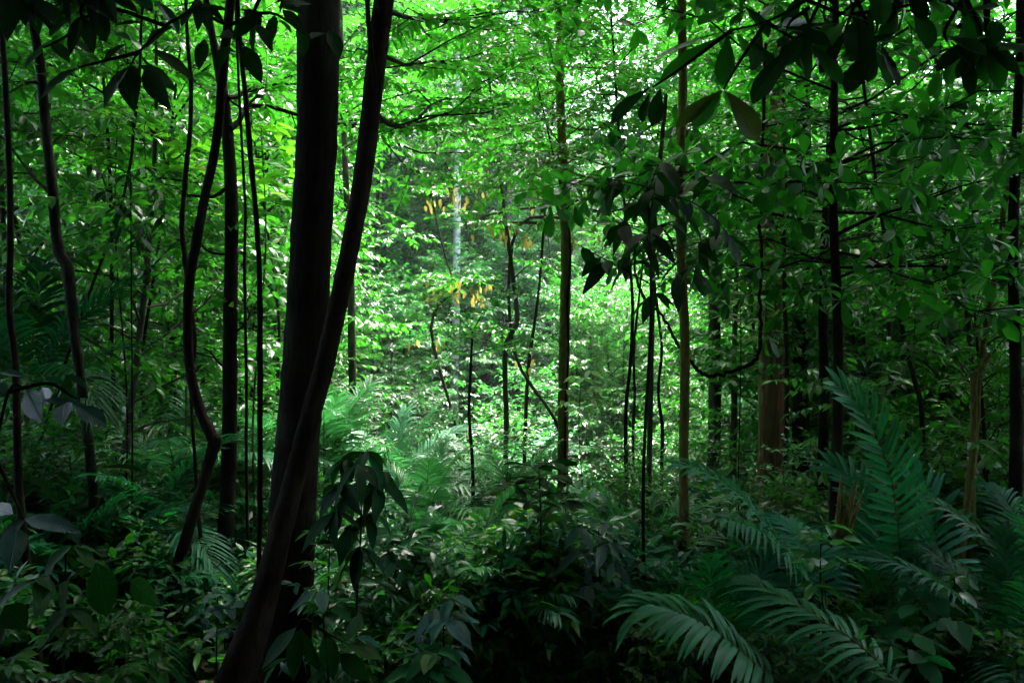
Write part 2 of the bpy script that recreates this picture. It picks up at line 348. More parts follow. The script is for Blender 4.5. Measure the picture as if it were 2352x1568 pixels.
PROT = {}
def proto_tree(key, H, zb, R_, nl, r0, bark, leafm, L, W, sub=2, spacing=.25, tl=(.4, .8), nleaf=11, rise=.12, lean=.04, style="alt", tpl=T_TINY, droop=.2, amp=.1, start=.2):
    tr = wobble(H, 16, lean, amp); mbT, mbL = MB(), MB()
    f = np.linspace(0, 1, 16); rad = r0 * (1 - .75 * f) + r0 * .5 * np.exp(-f * 25)
    trs = spline(np.concatenate([tr, rad[:, None]], 1), 3)
    mbT.tube(trs[:, :3], trs[:, 3], 9, rough=.04)
    lm = random_limbs(None, None, zb, R_, nl, rise, tr=tr, r0=r0 * .30)
    sb = sublimbs(lm, sub, .5) if sub else []
    limb_tubes(mbT, lm); limb_tubes(mbT, sb, 4)
    grow(mbT, mbL, [p for p, _ in lm + sb], spacing, tl, nleaf, L, W, tpl=tpl, style=style, droop=droop, start=start)
    PROT[key] = (mbT.mesh("trunk", bark), mbL.mesh("crown", leafm), mbL)

def place_tree(key, x, y, label, group, name="rainforest_tree", cat="tree", sc=1.0, rz=None, sz=None, mat=None, dz=0.0):
    t = thing(name, label, cat, (x, y, float(ground_z(x, y)) + dz), U(0, 6.28) if rz is None else rz, group, sc)
    if sz: t.scale = (sc, sc, sc * sz)
    part("trunk", PROT[key][0], t); c = part("crown", PROT[key][1], t)
    if mat is not None:
        c.material_slots[0].link = 'OBJECT'; c.material_slots[0].material = mat
    return t

# ------------------------------------------------------------------ prototype trees of the forest wall
proto_tree("tall_a", 23, .50, 5.2, 46, .26, BK_GREY, LF_FAR, .20, .09, 3, .30, (.5, 1.0), 12)
proto_tree("tall_b", 20, .42, 4.4, 46, .20, BK_GREY, LF_BRIGHT, .18, .08, 3, .28, (.5, .9), 12)
proto_tree("pole_a", 11, .22, 2.6, 44, .09, BK_STEM, LF_BRIGHT, .14, .058, 2, .20, (.35, .75), 11)
proto_tree("pole_b", 9, .15, 2.3, 42, .07, BK_STEM, LF_MID, .10, .048, 2, .17, (.35, .7), 14, rise=.0)
proto_tree("pole_c", 7, .10, 2.2, 40, .06, BK_GREY, LF_BLUE, .17, .075, 2, .21, (.35, .7), 9, lean=.08, tpl=T_OVATE, droop=.4)
proto_tree("bush_a", 3.0, .06, 1.3, 34, .03, BK_STEM, LF_MID, .13, .06, 1, .16, (.25, .5), 9, rise=.3, lean=.1)
proto_tree("bush_b", 2.2, .06, 1.2, 30, .025, BK_STEM, LF_BLUE, .12, .05, 1, .16, (.25, .5), 9, rise=.25, lean=.1)
proto_tree("bush_c", 1.5, .08, .9, 24, .02, BK_GREEN, LF_BRIGHT, .13, .06, 1, .15, (.2, .4), 7, rise=.4, lean=.1)
proto_tree("bush_d", 1.3, .10, .75, 28, .016, BK_STEM, LF_MID, .18, .062, 1, .17, (.2, .42), 7, rise=.45, lean=.12, tpl=T_OVATE, droop=.3)
proto_tree("bush_e", 1.1, .12, .65, 18, .016, BK_STEM, LF_TEAL, .16, .07, 1, .17, (.2, .4), 6, rise=.5, lean=.12, tpl=T_OVATE, droop=.35)
proto_tree("canopy", 1.0, .1, 4.8, 40, .10, BK_BLACK, LF_DARK, .22, .10, 3, .24, (.5, 1.0), 12, start=.05)
proto_tree("canopy_thin", 1.0, .1, 4.2, 26, .06, BK_BLACK, LF_MID, .17, .08, 2, .30, (.5, .9), 11, start=.1)

rng = np.random.default_rng(23)
# ------------------------------------------------------------------ trees one can tell apart, each with its own trunk line
KEYS = []      # (px_min, px_max, py_top, py_bottom, depth): sight lines to keep open
def hero(name, label, cat, pix, d, mat, top=None, flare=1.6, sides=12, rough=.03, keep=True, group=None, build=True):
    pts = []
    for i, (px, py, wd) in enumerate(pix):
        dd = d if np.isscalar(d) else np.interp(i / (len(pix) - 1), [0, 1], d)
        p = P(px, py, dd); pts.append((*p, wd / 2 / F * dd))
    a, b = np.array(pts[0]), np.array(pts[1])
    if top and top > a[2]:
        dr = (a - b)[:3]; dr = dr / max(dr[2], 1e-3); dr[:2] = np.clip(dr[:2], -.35, .35); k = top - a[2]
        pts = [(*(a[:3] + dr * k), a[3] * .55), (*(a[:3] + dr * k * .5), a[3] * .8)] + pts
    l, l2 = np.array(pts[-1]), np.array(pts[-2]); g = float(ground_z(l[0], l[1])) - .15
    if l[2] > g:
        dr = (l - l2)[:3]; dr = dr / min(dr[2], -1e-3); dr[:2] = np.clip(dr[:2], -.3, .3); k = g - l[2]
        q = l[:3] + dr * k; pts.append((*q, l[3] * (flare if k < -.3 else 1.2)))
    pts = spline(np.array(pts), 6)
    pts[:, 1] += .04 * np.sin(pts[:, 2] * 1.7 + pts[0, 0])
    base = np.array((pts[-1][0], pts[-1][1], float(ground_z(pts[-1][0], pts[-1][1]))))
    if keep:
        xs = [p[0] for p in pix]; ys = [p[1] for p in pix]; KEYS.append((min(xs) - 6, max(xs) + 6, min(ys), max(ys), d if np.isscalar(d) else d[0]))
    t = thing(name, label, cat, base, 0, group)
    loc = pts.copy(); loc[:, :3] -= base
    mb = MB(); mb.tube(loc[:, :3], loc[:, 3], sides, rough=rough, cap=True)
    return t, loc, base, mb, mat
def finish(h, limbs=None, sub=2, leafm=LF_MID, L=.11, W=.045, spacing=.2, tl=(.3, .65), nleaf=11, style="alt", tpl=T_TINY, droop=.2, start=.15, canopy=None, cs=1.0, back=0.0, tilt=.2, frac=.5):
    t, loc, base, mb, mat = h
    if limbs:
        lm = list(limbs); sb = sublimbs(lm, sub, frac) if sub else []
        bb = MB(); limb_tubes(bb, lm, 7); limb_tubes(bb, sb, 5); lb = MB()
        grow(bb, lb, [p for p, _ in lm + sb], spacing, tl, nleaf, L, W, tpl=tpl, style=style, droop=droop, start=start, tilt=tilt)
        mb.build("trunk", mat, t); bb.build("branches", mat, t); lb.build("foliage", leafm, t)
    else: mb.build("trunk", mat, t)
    if canopy:
        c = part("crown", PROT[canopy][1], t); b = part("boughs", PROT[canopy][0], t)  # overhead crown out of view, added and set back for shade
        for o in (c, b):
            o.location = tuple(loc[0][:3] - np.array((0, back, .6))); o.scale = (cs, cs, cs); o.rotation_euler = (0, 0, U(0, 6.28))
    return t
def LP(pix, d0, d1, base, r):
    n = len(pix); pts = np.array([P(px, py, d0 + (d1 - d0) * i / (n - 1)) for i, (px, py) in enumerate(pix)])
    s = spline(pts, 3); i = np.linspace(0, len(s) - 1, 6 if n < 5 else 9).astype(int)
    return (s[i] - base, r)
def trunk_limbs(h, f0, f1, R_, n, rise=.1, r0=.013, az0=None, azw=math.pi, sag=.12, prof=None):
    "limbs off a hero trunk between heights f0..f1 (metres above its base)"
    loc = h[1][::-1]; z = loc[:, 2]; sel = np.linspace(f0, f1, 12)
    tr = np.stack([np.interp(sel, z, loc[:, k]) for k in range(3)], -1)
    return random_limbs(None, None, 0.0, R_, n, rise, tr=tr, r0=r0, az0=az0, azw=azw, sag=sag, prof=prof or (lambda g: .75 + .25 * math.sin(g * 3.1)))

# big dark trunk and the trunk leaning across it
h = hero("dark_trunk_tree", "thick black trunk standing straight behind the leaning trunk", "tree",
    [(738, 0, 92), (731, 300, 91), (716, 500, 92), (703, 700, 95), (688, 900, 97), (676, 1100, 103), (667, 1300, 110), (657, 1568, 122)], 4.3, BK_BLACK, 10.5, 1.3, 22, .02)
finish(h, canopy="canopy", cs=.85, back=3.0)
h = hero("leaning_tree", "dark slender trunk leaning right across the thick black one", "tree",
    [(890, -40, 44), (880, 40, 44), (862, 200, 44), (838, 400, 43), (808, 560, 42), (776, 700, 43), (745, 830, 45), (708, 960, 46), (676, 1080, 48), (645, 1200, 52), (614, 1330, 60), (580, 1450, 72), (540, 1568, 92)], 3.6, BK_RED, 9.0, 1.3, 18, .025)
B = h[2]
lm = [LP([(874, 18), (905, 30), (940, 42), (1000, 47), (1060, 56), (1110, 70), (1160, 64), (1215, 52)], 3.6, 6.0, B, .016),
      LP([(866, 265), (905, 290), (950, 285), (985, 245), (1040, 225), (1100, 240), (1150, 265)], 3.6, 6.5, B, .015),
      LP([(845, 0), (850, -80), (920, -160), (1010, -200)], 3.6, 5.5, B, .014),
      LP([(870, 120), (930, 150), (1000, 140), (1080, 160), (1170, 150)], 3.6, 6.5, B, .013)]
finish(h, lm, 4, LF_BRIGHT, .095, .042, .16, (.25, .55), 12, start=.2, canopy="canopy", cs=.8, back=3.2)
t = hero("liana", "thin vine hugging the leaning trunk near its top", "vine", [(846, -20, 11), (850, 60, 11), (857, 130, 12), (864, 190, 12), (870, 240, 9), (862, 300, 3)], 3.45, BK_BLACK, 6.0, keep=False)
t[3].__init__(); l = t[1]; t[3].tube(l[l[:, 2] > 2.6][:, :3], l[l[:, 2] > 2.6][:, 3], 7, cap=True); t[3].build("stem", BK_BLACK, t[0])

# slim trunks left of the dark pair
h = hero("forked_tree", "straight grey-black trunk with crooked boughs reaching right behind the thick trunk", "tree",
    [(480, 20, 14), (495, 110, 18), (508, 180, 23), (518, 280, 25), (523, 350, 27), (527, 450, 29), (528, 600, 30), (530, 784, 31), (532, 934, 32), (527, 1130, 34), (515, 1234, 36), (492, 1350, 42), (470, 1480, 56)], 5.9, BK_BLACK, 8, 1.4, 14, .03)
B = h[2]
lm = [LP([(524, 225), (545, 222), (560, 212), (582, 205), (610, 196), (640, 192), (700, 194), (770, 183), (850, 178)], 5.9, 6.6, B, .022),
      LP([(530, 295), (546, 285), (556, 262), (566, 242), (600, 240), (640, 250), (685, 266), (740, 277), (800, 288), (850, 302), (900, 328), (950, 347), (1010, 358), (1090, 350)], 5.9, 7.4, B, .026),
      LP([(570, 240), (590, 220), (610, 195), (612, 175)], 5.9, 6.1, B, .012),
      LP([(800, 288), (850, 280), (880, 283), (905, 275), (930, 250), (985, 225), (1050, 225)], 6.8, 7.8, B, .014),
      LP([(880, 318), (920, 370), (960, 398), (1000, 405)], 6.8, 7.4, B, .010),
      LP([(515, 435), (490, 452), (430, 448), (405, 430), (350, 415)], 5.9, 6.3, B, .016),
      LP([(526, 585), (490, 582), (470, 570), (455, 545)], 5.9, 6.0, B, .013),
      LP([(528, 770), (565, 745), (573, 715), (555, 700)], 5.9, 6.0, B, .013),
      LP([(530, 855), (500, 830), (475, 800), (440, 795)], 5.9, 6.2, B, .013)]
finish(h, lm, 3, LF_BRIGHT, .10, .045, .19, (.25, .6), 12, start=.35)
h = hero("kinked_tree", "thin brown stem bent at a swollen knee in front of the forked tree", "tree",
    [(538, -20, 20), (530, 60, 21), (522, 120, 21), (514, 200, 21), (506, 280, 20), (490, 370, 20), (467, 460, 20), (446, 560, 22), (430, 640, 22), (425, 720, 21), (426, 790, 21), (435, 868, 22), (456, 940, 23), (484, 1000, 27), (492, 1012, 30), (486, 1040, 27), (470, 1100, 24), (450, 1170, 25), (424, 1260, 26), (394, 1360, 29), (368, 1470, 33), (345, 1568, 37)], 4.7, BK_RED, 7.5, 1.3, 12, .04)
finish(h, canopy="canopy_thin", cs=.7, back=2.2)
h = hero("left_slim_tree", "slim mottled trunk bending left of the hanging vines, with a low side branch", "tree",
    [(62, -20, 18), (72, 60, 19), (85, 150, 20), (95, 270, 20), (106, 370, 21), (117, 450, 22), (127, 530, 22), (137, 580, 24), (156, 612, 26), (168, 690, 22), (178, 770, 21), (194, 870, 20), (205, 970, 20), (215, 1090, 21), (218, 1190, 21), (231, 1260, 22), (246, 1340, 24), (238, 1430, 26), (205, 1500, 30)], 4.9, BK_DIM, 8.5, 1.3, 12, .04)
B = h[2]
finish(h, [LP([(116, 442), (95, 425), (60, 385), (30, 345), (0, 310), (-40, 290)], 4.9, 5.2, B, .016), LP([(84, 190), (60, 190), (20, 215), (-30, 240)], 4.9, 4.6, B, .013),
           LP([(80, 60), (110, 40), (150, 30), (200, 28)], 4.9, 5.2, B, .012)], 2, LF_DARK, .13, .06, .2, (.25, .5), 8, tpl=T_OVATE, canopy="canopy", cs=1.15, back=.5)
h = hero("edge_sapling", "thin dark stem rising along the far left edge of the view", "tree",
    [(2, 150, 12), (8, 350, 13), (14, 520, 14), (17, 700, 15), (36, 820, 15), (46, 950, 16), (54, 1100, 17), (68, 1250, 18), (80, 1400, 20)], 3.8, BK_BLACK, 5.5, 1.3, 10, .03)
finish(h, canopy="canopy", cs=.8, back=.5)
for lab, pix, d in (("black wavy vine hanging between the bent brown stem and the slim left trunk", [(432, -10, 7), (435, 100, 8), (440, 190, 10), (436, 290, 10), (426, 370, 11), (418, 440, 11), (412, 520, 11), (420, 600, 12), (430, 680, 11), (445, 784, 9), (440, 900, 8), (452, 1050, 8)], 4.9),
                    ("long straight black vine hanging close to the thick black trunk", [(551, -10, 9), (553, 60, 10), (560, 150, 11), (568, 260, 12), (577, 400, 12), (588, 560, 12), (593, 780, 13), (595, 900, 13), (597, 1000, 12), (600, 1150, 12), (600, 1290, 11)], 4.4),
                    ("thin straight vine hanging right beside the forked trunk", [(556, 350, 6), (560, 480, 6), (557, 600, 7), (560, 740, 7), (566, 900, 7), (570, 1080, 7)], 5.4),
                    ("faint thin vine hanging in the leafy gap left of the bent stem", [(330, 60, 6), (322, 180, 6), (305, 300, 7), (296, 370, 6), (270, 480, 6), (248, 560, 7), (200, 680, 6)], 6.0)):
    h = hero("liana", lab, "vine", pix, d, BK_BLACK, 6.5, 1.2, 8, .11, keep=False); finish(h)
t = hero("grey_leaning_trunk_tree", "leaning grey trunk behind the leaves at the far left", "tree",
    [(15, 430, 40), (45, 510, 42), (75, 590, 44), (95, 680, 46), (120, 770, 48), (145, 850, 52)], 12, BK_GREY, 9, 1.3, 12, .03)
finish(t, canopy="canopy", cs=.9)

# trunks of the middle distance
h = hero("brown_trunk_tree", "rough grey-brown trunk just right of the leaning trunk", "tree",
    [(798, 470, 15), (803, 600, 17), (808, 784, 18), (811, 900, 18), (815, 1040, 20)], 11, BK_GREY, 7.5, 1.4, 12, .04)
finish(h, trunk_limbs(h, 6.7, 10.5, 2.0, 15), 2, LF_BRIGHT, .12, .052, .18, (.35, .7), 11)
h = hero("pale_trunk_tree", "smooth whitish trunk glowing far back in the valley", "tree",
    [(1052, 330, 15), (1050, 500, 16), (1048, 650, 17), (1046, 784, 17), (1044, 900, 18), (1042, 1060, 19)], 27, BK_PALE, 17, 1.3, 16, .01)
KEYS[-1] = (950, 1068, 480, 860, 26.5)
finish(h, trunk_limbs(h, 13.5, 21, 4.0, 20, r0=.06), 2, LF_FAR, .17, .075, .3, (.5, .9), 11)
h = hero("crooked_tree", "thin crooked trunk with a sharp elbow in the middle of the view", "tree",
    [(1152, 430, 9), (1160, 500, 9), (1168, 560, 10), (1176, 620, 10), (1185, 690, 11), (1187, 740, 12), (1172, 770, 12), (1161, 800, 12), (1160, 880, 12), (1163, 960, 12), (1160, 1120, 12)], 11, BK_GREY, 6.5, 1.3, 10, .04)
B = h[2]
finish(h, [LP([(1187, 740), (1150, 760), (1130, 750), (1080, 745)], 11, 11.5, B, .015), LP([(1180, 640), (1205, 615), (1240, 600), (1290, 640)], 11, 11.3, B, .016)] + trunk_limbs(h, 6.5, 9.2, 1.8, 14), 2, LF_MID, .12, .05, .18, (.35, .7), 11)
h = hero("mossy_trunk_tree", "straight olive-brown trunk at the centre carrying a dark leafy crown", "tree",
    [(1284, 60, 17), (1288, 250, 20), (1296, 430, 22), (1299, 600, 23), (1296, 784, 24), (1294, 940, 24), (1293, 1120, 25), (1288, 1260, 27)], 9, BK_YELL, 7.5, 1.4, 14, .04)
B = h[2]
finish(h, trunk_limbs(h, 5.2, 9.0, 2.0, 24, rise=-.05, sag=.08) + trunk_limbs(h, 5.0, 6.0, 2.0, 16, rise=.05, sag=.05), 3, LF_MID, .10, .045, .13, (.3, .6), 12)
h = hero("liana", "twisting vine wound around the mossy central trunk", "vine", [(1286, 420, 5), (1304, 500, 6), (1309, 600, 6), (1303, 700, 6), (1306, 800, 6), (1300, 920, 5), (1298, 1060, 5)], 8.85, BK_RED, 5.0, 1.1, 7, .05, keep=False); finish(h)
h = hero("slender_pole_tree", "thin bare stem between the crooked trunk and the mossy trunk", "tree",
    [(1246, 560, 6), (1238, 660, 6), (1228, 740, 7), (1216, 820, 8), (1210, 900, 8), (1206, 1000, 9), (1204, 1090, 9)], 12, BK_STEM, 5.5, 1.3, 9, .03)
finish(h, trunk_limbs(h, 6.8, 9.0, 1.5, 10), 2, LF_BRIGHT, .12, .05, .18, (.35, .7), 11)
h = hero("thin_dark_sapling", "thin dark wavy stem in front of the pale trunk", "tree",
    [(1085, 760, 5), (1080, 860, 6), (1077, 950, 7), (1085, 1060, 8), (1087, 1160, 8), (1085, 1230, 8)], 8.5, BK_BLACK, None, 1.3, 8, .03)
finish(h, trunk_limbs(h, 2.6, 4.1, .7, 9, r0=.008), 1, LF_MID, .12, .05, .2, (.2, .4), 7)
h = hero("ochre_pole_tree", "long straight ochre trunk right of centre, bare up to the top", "tree",
    [(1566, -30, 19), (1569, 100, 20), (1571, 200, 20), (1566, 330, 20), (1563, 430, 20), (1563, 600, 21), (1571, 784, 22), (1572, 1000, 22), (1574, 1200, 23), (1578, 1420, 26)], 6.4, BK_YELL, 9, 1.3, 14, .04)
finish(h, canopy="canopy_thin", cs=.5, back=1.0)
h = hero("thin_grey_pole", "thin grey stem ending above the drooping sapling, left of the ochre trunk", "tree",
    [(1531, 215, 9), (1525, 290, 10), (1516, 380, 11), (1508, 450, 11), (1500, 560, 12), (1496, 700, 12), (1494, 900, 12)], 7.6, BK_GREY, None, 1.2, 9, .03)
finish(h, trunk_limbs(h, 5.2, 5.9, .5, 4, r0=.006), 0, LF_BLUE, .16, .07, .2, (.15, .3), 5, tpl=T_OVATE)
h = hero("liana", "black vine sagging in a loop from the ochre trunk to the red-brown trunk", "vine",
    [(1465, 650, 7), (1500, 705, 8), (1540, 755, 8), (1572, 810, 9), (1602, 850, 10), (1640, 862, 10), (1690, 850, 10), (1735, 828, 9), (1746, 780, 9), (1746, 660, 8)], 6.6, BK_BLACK, keep=False, sides=8)
h[3].__init__(); p = spline(np.array([(*(P(x, y, 6.6) - h[2]), w_ / 2 / F * 6.6) for x, y, w_ in [(1455, 560, 6), (1465, 650, 7), (1500, 705, 8), (1540, 755, 8), (1572, 810, 9), (1602, 850, 10), (1640, 862, 10), (1690, 850, 10), (1735, 828, 9), (1746, 780, 9), (1746, 660, 8), (1750, 400, 8), (1760, 100, 7)]]), 7)
p[:, :3] += rng.normal(0, .008, (len(p), 3)); h[3].tube(p[:, :3], p[:, 3] * U(.75, 1.05, len(p)), 8, rough=.1, cap=True); h[3].build("stem", BK_BLACK, h[0])

# right-hand group
h = hero("grey_trunk_tree", "short stretch of mottled grey trunk under the hanging vine loop", "tree", [(1642, 700, 26), (1641, 840, 28), (1640, 1050, 31)], 13, BK_GREY, 8, 1.3, 14, .03)
finish(h, trunk_limbs(h, 6.2, 9.5, 1.8, 20), 2, LF_BRIGHT, .13, .055, .2, (.35, .7), 11)
h = hero("speckled_pole_tree", "thinner speckled trunk beside the mottled grey one", "tree", [(1690, 720, 11), (1686, 860, 13), (1684, 960, 15), (1683, 1050, 17)], 12, BK_GREY, 6.5, 1.3, 10, .06)
finish(h, trunk_limbs(h, 5.2, 8.5, 1.9, 20), 2, LF_MID, .12, .05, .2, (.35, .7), 11)
h = hero("fibrous_trunk_tree", "wide red-brown fibrous trunk with a pale tan strip on its left", "tree",
    [(1772, 400, 50), (1770, 600, 52), (1770, 784, 54), (1769, 960, 55), (1768, 1100, 57), (1768, 1190, 60)], 10, BK_FIB, 10, 1.3, 20, .05)
sb = MB(); q = np.linspace(0, 1, 10)[:, None]; 
for x0, x1, y0, y1, w_ in ((1752, 1749, 560, 980, .034), (1758, 1757, 700, 900, .02), (1746, 1745, 760, 1030, .018)):
    a = P(x0, y0, 9.93) - h[2]; b = P(x1, y1, 9.93) - h[2]; sb.tube(a + (b - a) * q + rng.normal(0, .004, (10, 3)), w_ * np.sin(np.pi * np.linspace(.06, .97, 10)) ** .5 + .004, 8, rough=.12, cap=True)
sb.build("peeling_bark", BK_TAN, h[0])
cl = MB(); n = 900; z_ = U(3.2, 8.0, n); a_ = U(0, 6.28, n); q_ = .16 + rng.exponential(.16, n); zz_ = h[1][::-1]
cl.leaves(np.stack([np.interp(z_, zz_[:, 2], zz_[:, 0]) + q_ * np.cos(a_), np.interp(z_, zz_[:, 2], zz_[:, 1]) + q_ * np.sin(a_), z_], -1), np.stack([np.cos(a_), np.sin(a_), U(-1, .1, n)], -1), nrm(UP + rng.normal(0, .5, (n, 3))), U(.09, .17, n), U(.05, .08, n), T_OVATE, .15, .25)
cl.build("climber_leaves", LF_DARK, h[0])
finish(h, canopy="canopy_thin", cs=.9, back=-2)
h = hero("black_pole_tree", "dark trunk close behind the red-brown fibrous trunk", "tree", [(1842, 500, 34), (1840, 700, 35), (1838, 900, 36), (1835, 1190, 40)], 10.5, BK_BLACK, 10, 1.3, 14, .04)
finish(h)
h = hero("vine_clad_pole", "thin stem with leafy climbers between the fibrous and the black trunks", "tree", [(1803, 560, 10), (1806, 784, 11), (1804, 960, 11), (1803, 1180, 12)], 9.4, BK_STEM, 7, 1.2, 9, .05)
finish(h, trunk_limbs(h, 2.6, 5.2, .5, 16, r0=.006, rise=.3), 1, LF_DARK, .10, .05, .12, (.15, .3), 6)
h = hero("twin_pole_tree", "left one of two slim black trunks behind the big palm", "tree", [(1900, 480, 18), (1893, 700, 21), (1890, 900, 22), (1884, 1190, 26)], 8, BK_BLACK, 8, 1.3, 12, .03)
finish(h, trunk_limbs(h, 4.6, 8.6, 2.0, 26), 2, LF_DARK, .13, .06, .2, (.35, .7), 9)
h = hero("broadleaf_tree", "slim black trunk carrying the dark broad-leaved crown on the right side", "tree",
    [(1918, 130, 15), (1920, 300, 18), (1918, 500, 20), (1921, 700, 22), (1920, 900, 23), (1918, 1190, 25), (1915, 1350, 27)], 6, BK_BLACK, 7.5, 1.3, 12, .03)
B = h[2]
lm = trunk_limbs(h, 3.0, 7.2, 2.5, 48, rise=.0, r0=.014, sag=.05)
lm += [LP([(1920, 470), (1860, 440), (1790, 430), (1720, 395)], 6, 5.5, B, .016), LP([(1920, 300), (1980, 295), (2050, 280), (2140, 250)], 6, 5.6, B, .016), LP([(1920, 540), (2000, 500), (2100, 470), (2200, 430), (2330, 400)], 6, 5.2, B, .018),
       LP([(1920, 640), (2000, 610), (2100, 600), (2220, 570)], 6, 5.4, B, .014), LP([(1920, 600), (1860, 590), (1800, 560), (1740, 540)], 6, 5.6, B, .014), LP([(1920, 420), (1870, 400), (1810, 390), (1760, 420)], 6, 6.8, B, .012), LP([(1920, 560), (1880, 590), (1820, 610), (1750, 600)], 6, 7.2, B, .012), LP([(1920, 660), (1870, 650), (1800, 660)], 6, 7.5, B, .012), LP([(1920, 380), (2020, 330), (2130, 320), (2250, 300)], 6, 5, B, .014)]
finish(h, lm, 3, LF_DARK, .17, .07, .20, (.2, .45), 6, style="rosette", tpl=T_OBOV, droop=.1, start=.3)
h = hero("right_edge_trunk_tree", "broad black trunk in deep shade at the far right edge", "tree", [(2335, 600, 22), (2334, 800, 24), (2328, 1000, 26), (2322, 1200, 30), (2314, 1500, 36)], 5.6, BK_BLACK, 9, 1.3, 16, .03)
finish(h, canopy="canopy", cs=1.25, back=1.0)
h = hero("ochre_sapling", "taller of two entwined ochre stems near the right edge", "tree",
    [(2318, 380, 12), (2308, 480, 12), (2297, 600, 12), (2280, 700, 12), (2262, 800, 13), (2250, 870, 14), (2243, 950, 14), (2230, 1060, 15), (2225, 1180, 16), (2222, 1400, 17)], 6.2, BK_YELL, 6.5, 1.2, 10, .04)
B = h[2]
finish(h, [LP([(2310, 460), (2335, 430), (2370, 400)], 6.2, 6, B, .01), LP([(2300, 590), (2340, 560), (2380, 500)], 6.2, 6.1, B, .01)], 2, LF_DARK, .14, .06, .2, (.25, .5), 8, canopy="canopy_thin", cs=.7)
h = hero("ochre_sapling", "shorter broken one of the two entwined ochre stems", "tree",
    [(2276, 812, 9), (2250, 850, 13), (2236, 872, 15), (2232, 960, 14), (2226, 1060, 14), (2222, 1090, 17), (2212, 1180, 15), (2204, 1270, 16)], 6.0, BK_YELL, None, 1.2, 10, .05); finish(h)
h = hero("curved_sapling", "thin green-grey stem curving left of the ochre stems", "tree",
    [(2062, 700, 9), (2078, 800, 10), (2095, 870, 11), (2110, 925, 11), (2113, 980, 11), (2118, 1090, 12)], 7, BK_STEM, 6, 1.2, 9, .03)
finish(h, trunk_limbs(h, 4.0, 6.5, 1.6, 16), 2, LF_DARK, .13, .055, .2, (.3, .6), 9)
for i, (px, d, wd, y0, lab) in enumerate(((2175, 9, 16, 300, "straight dim trunk half hidden behind the broad-leaved crown"), (2250, 10, 20, 350, "dim trunk forking behind leaves close to the right edge"), (1965, 11, 9, 600, "hair-thin pole right behind the slim black trunks"),
                                    (2020, 12, 9, 650, "thin dark pole behind the tall upright palm frond"), (1440, 9, 9, 560, "thin dark pole left of the drooping sapling"), (1455, 10, 7, 700, "very thin pole close to the drooping sapling stem"), (1520, 12, 8, 700, "faint thin pole just left of the ochre trunk's foot"),
                                    (640, 9, 8, 620, "thin pole glimpsed left of the thick black trunk"), (260, 7, 10, 520, "thin black pole right of the mottled slim trunk"), (375, 15, 22, 500, "pale trunk glimpsed far back among leaves between the left vines"), (330, 8, 9, 760, "thin black pole rising from the ferny left corner"), (130, 7, 14, 820, "dark pole behind the bluish leaves at left"))):
    h = hero("pole_tree", lab, "tree", [(px + U(-16, 16), y0, wd * .75), (px + U(-12, 12), y0 + (1100 - y0) * .25, wd * .85), (px + U(-9, 9), y0 + (1100 - y0) * .5, wd * .85), (px + U(-8, 8), y0 + (1100 - y0) * .72, wd), (px, 1100, wd * 1.05)], d, BK_PALE if px == 375 else (BK_STEM if i % 2 else BK_BLACK), 6.5, 1.2, 9, .04, keep=False)
    zt = h[1][0][2]; finish(h, trunk_limbs(h, zt * .55, zt * .98, 1.7, 18), 2, LF_MID if px < 1800 else LF_DARK, .12, .052, .2, (.3, .6), 10)

rng = np.random.default_rng(24)
# ------------------------------------------------------------------ single large leaves and saplings close by
def hero_leaves(mb, rows, d, tpl=T_BIG, mat=0, grav=.1, wave=.03):
    "rows: base x, y, tip x, y, width, depth offset of the tip"
    for bx, by, tx, ty, wd, dd in rows:
        a = P(bx, by, d); b = P(tx, ty, d + dd); L_ = np.linalg.norm(b - a); ax = b - a
        up = np.array((U(-.5, .5), -.7, .6)) if abs(ax[2]) > .4 * L_ else np.array((U(-.3, .3), -.55, .8))
        mb.leaves([a], [ax], [up], L_, wd / F * d, tpl, bend=U(.02, .14), fold=U(.1, .35), grav=grav * U(.3, 1), tint=U(.1, .9), mat=mat, wave=wave)
def leafy_branch(name, label, twigs, sets, d, cat="branch", bark=BK_BLACK, r=.006):
    base = P(*twigs[0][0], d); t = thing(name, label, cat, base)
    mb = MB()
    for tw in twigs:
        p = spline(np.array([P(x, y, d) for x, y in tw]), 5) - base; mb.tube(p, np.linspace(r, r * .4, len(p)), 7, cap=True)
    mb.build("twigs", bark, t)
    for nm, mat, tpl, rows in sets:
        lb = MB(); hero_leaves(lb, rows, d, tpl); lb.V = [v - base for v in lb.V]; lb.build(nm, mat, t)
    return t
def fill(x0, x1, y0, y1, n, ln, wd):
    "extra twigs and leaf sprays of an overhanging branch"
    tw, rows = [], []
    for k in range(n):
        cx, cy_ = U(x0, x1), U(y0, y1); a = U(.2, 2.9); tw.append([(cx + U(-60, 60), cy_ - U(60, 120)), (cx + U(-15, 15), cy_ - 30), (cx, cy_)])
        for j in range(int(U(3, 6))):
            b = a + (j - 2) * .7 + U(-.2, .2); l = ln * U(.7, 1.15); rows.append((cx + U(-10, 10), cy_ - U(0, 25), cx + l * math.cos(b), cy_ + l * math.sin(b) * .8, wd * U(.7, 1.1), U(-.12, .12)))
    return tw, rows
TW1, RW1 = fill(-20, 690, -60, 70, 13, 76, 34)
TW2, RW2 = fill(1740, 2330, -70, 130, 20, 105, 44)
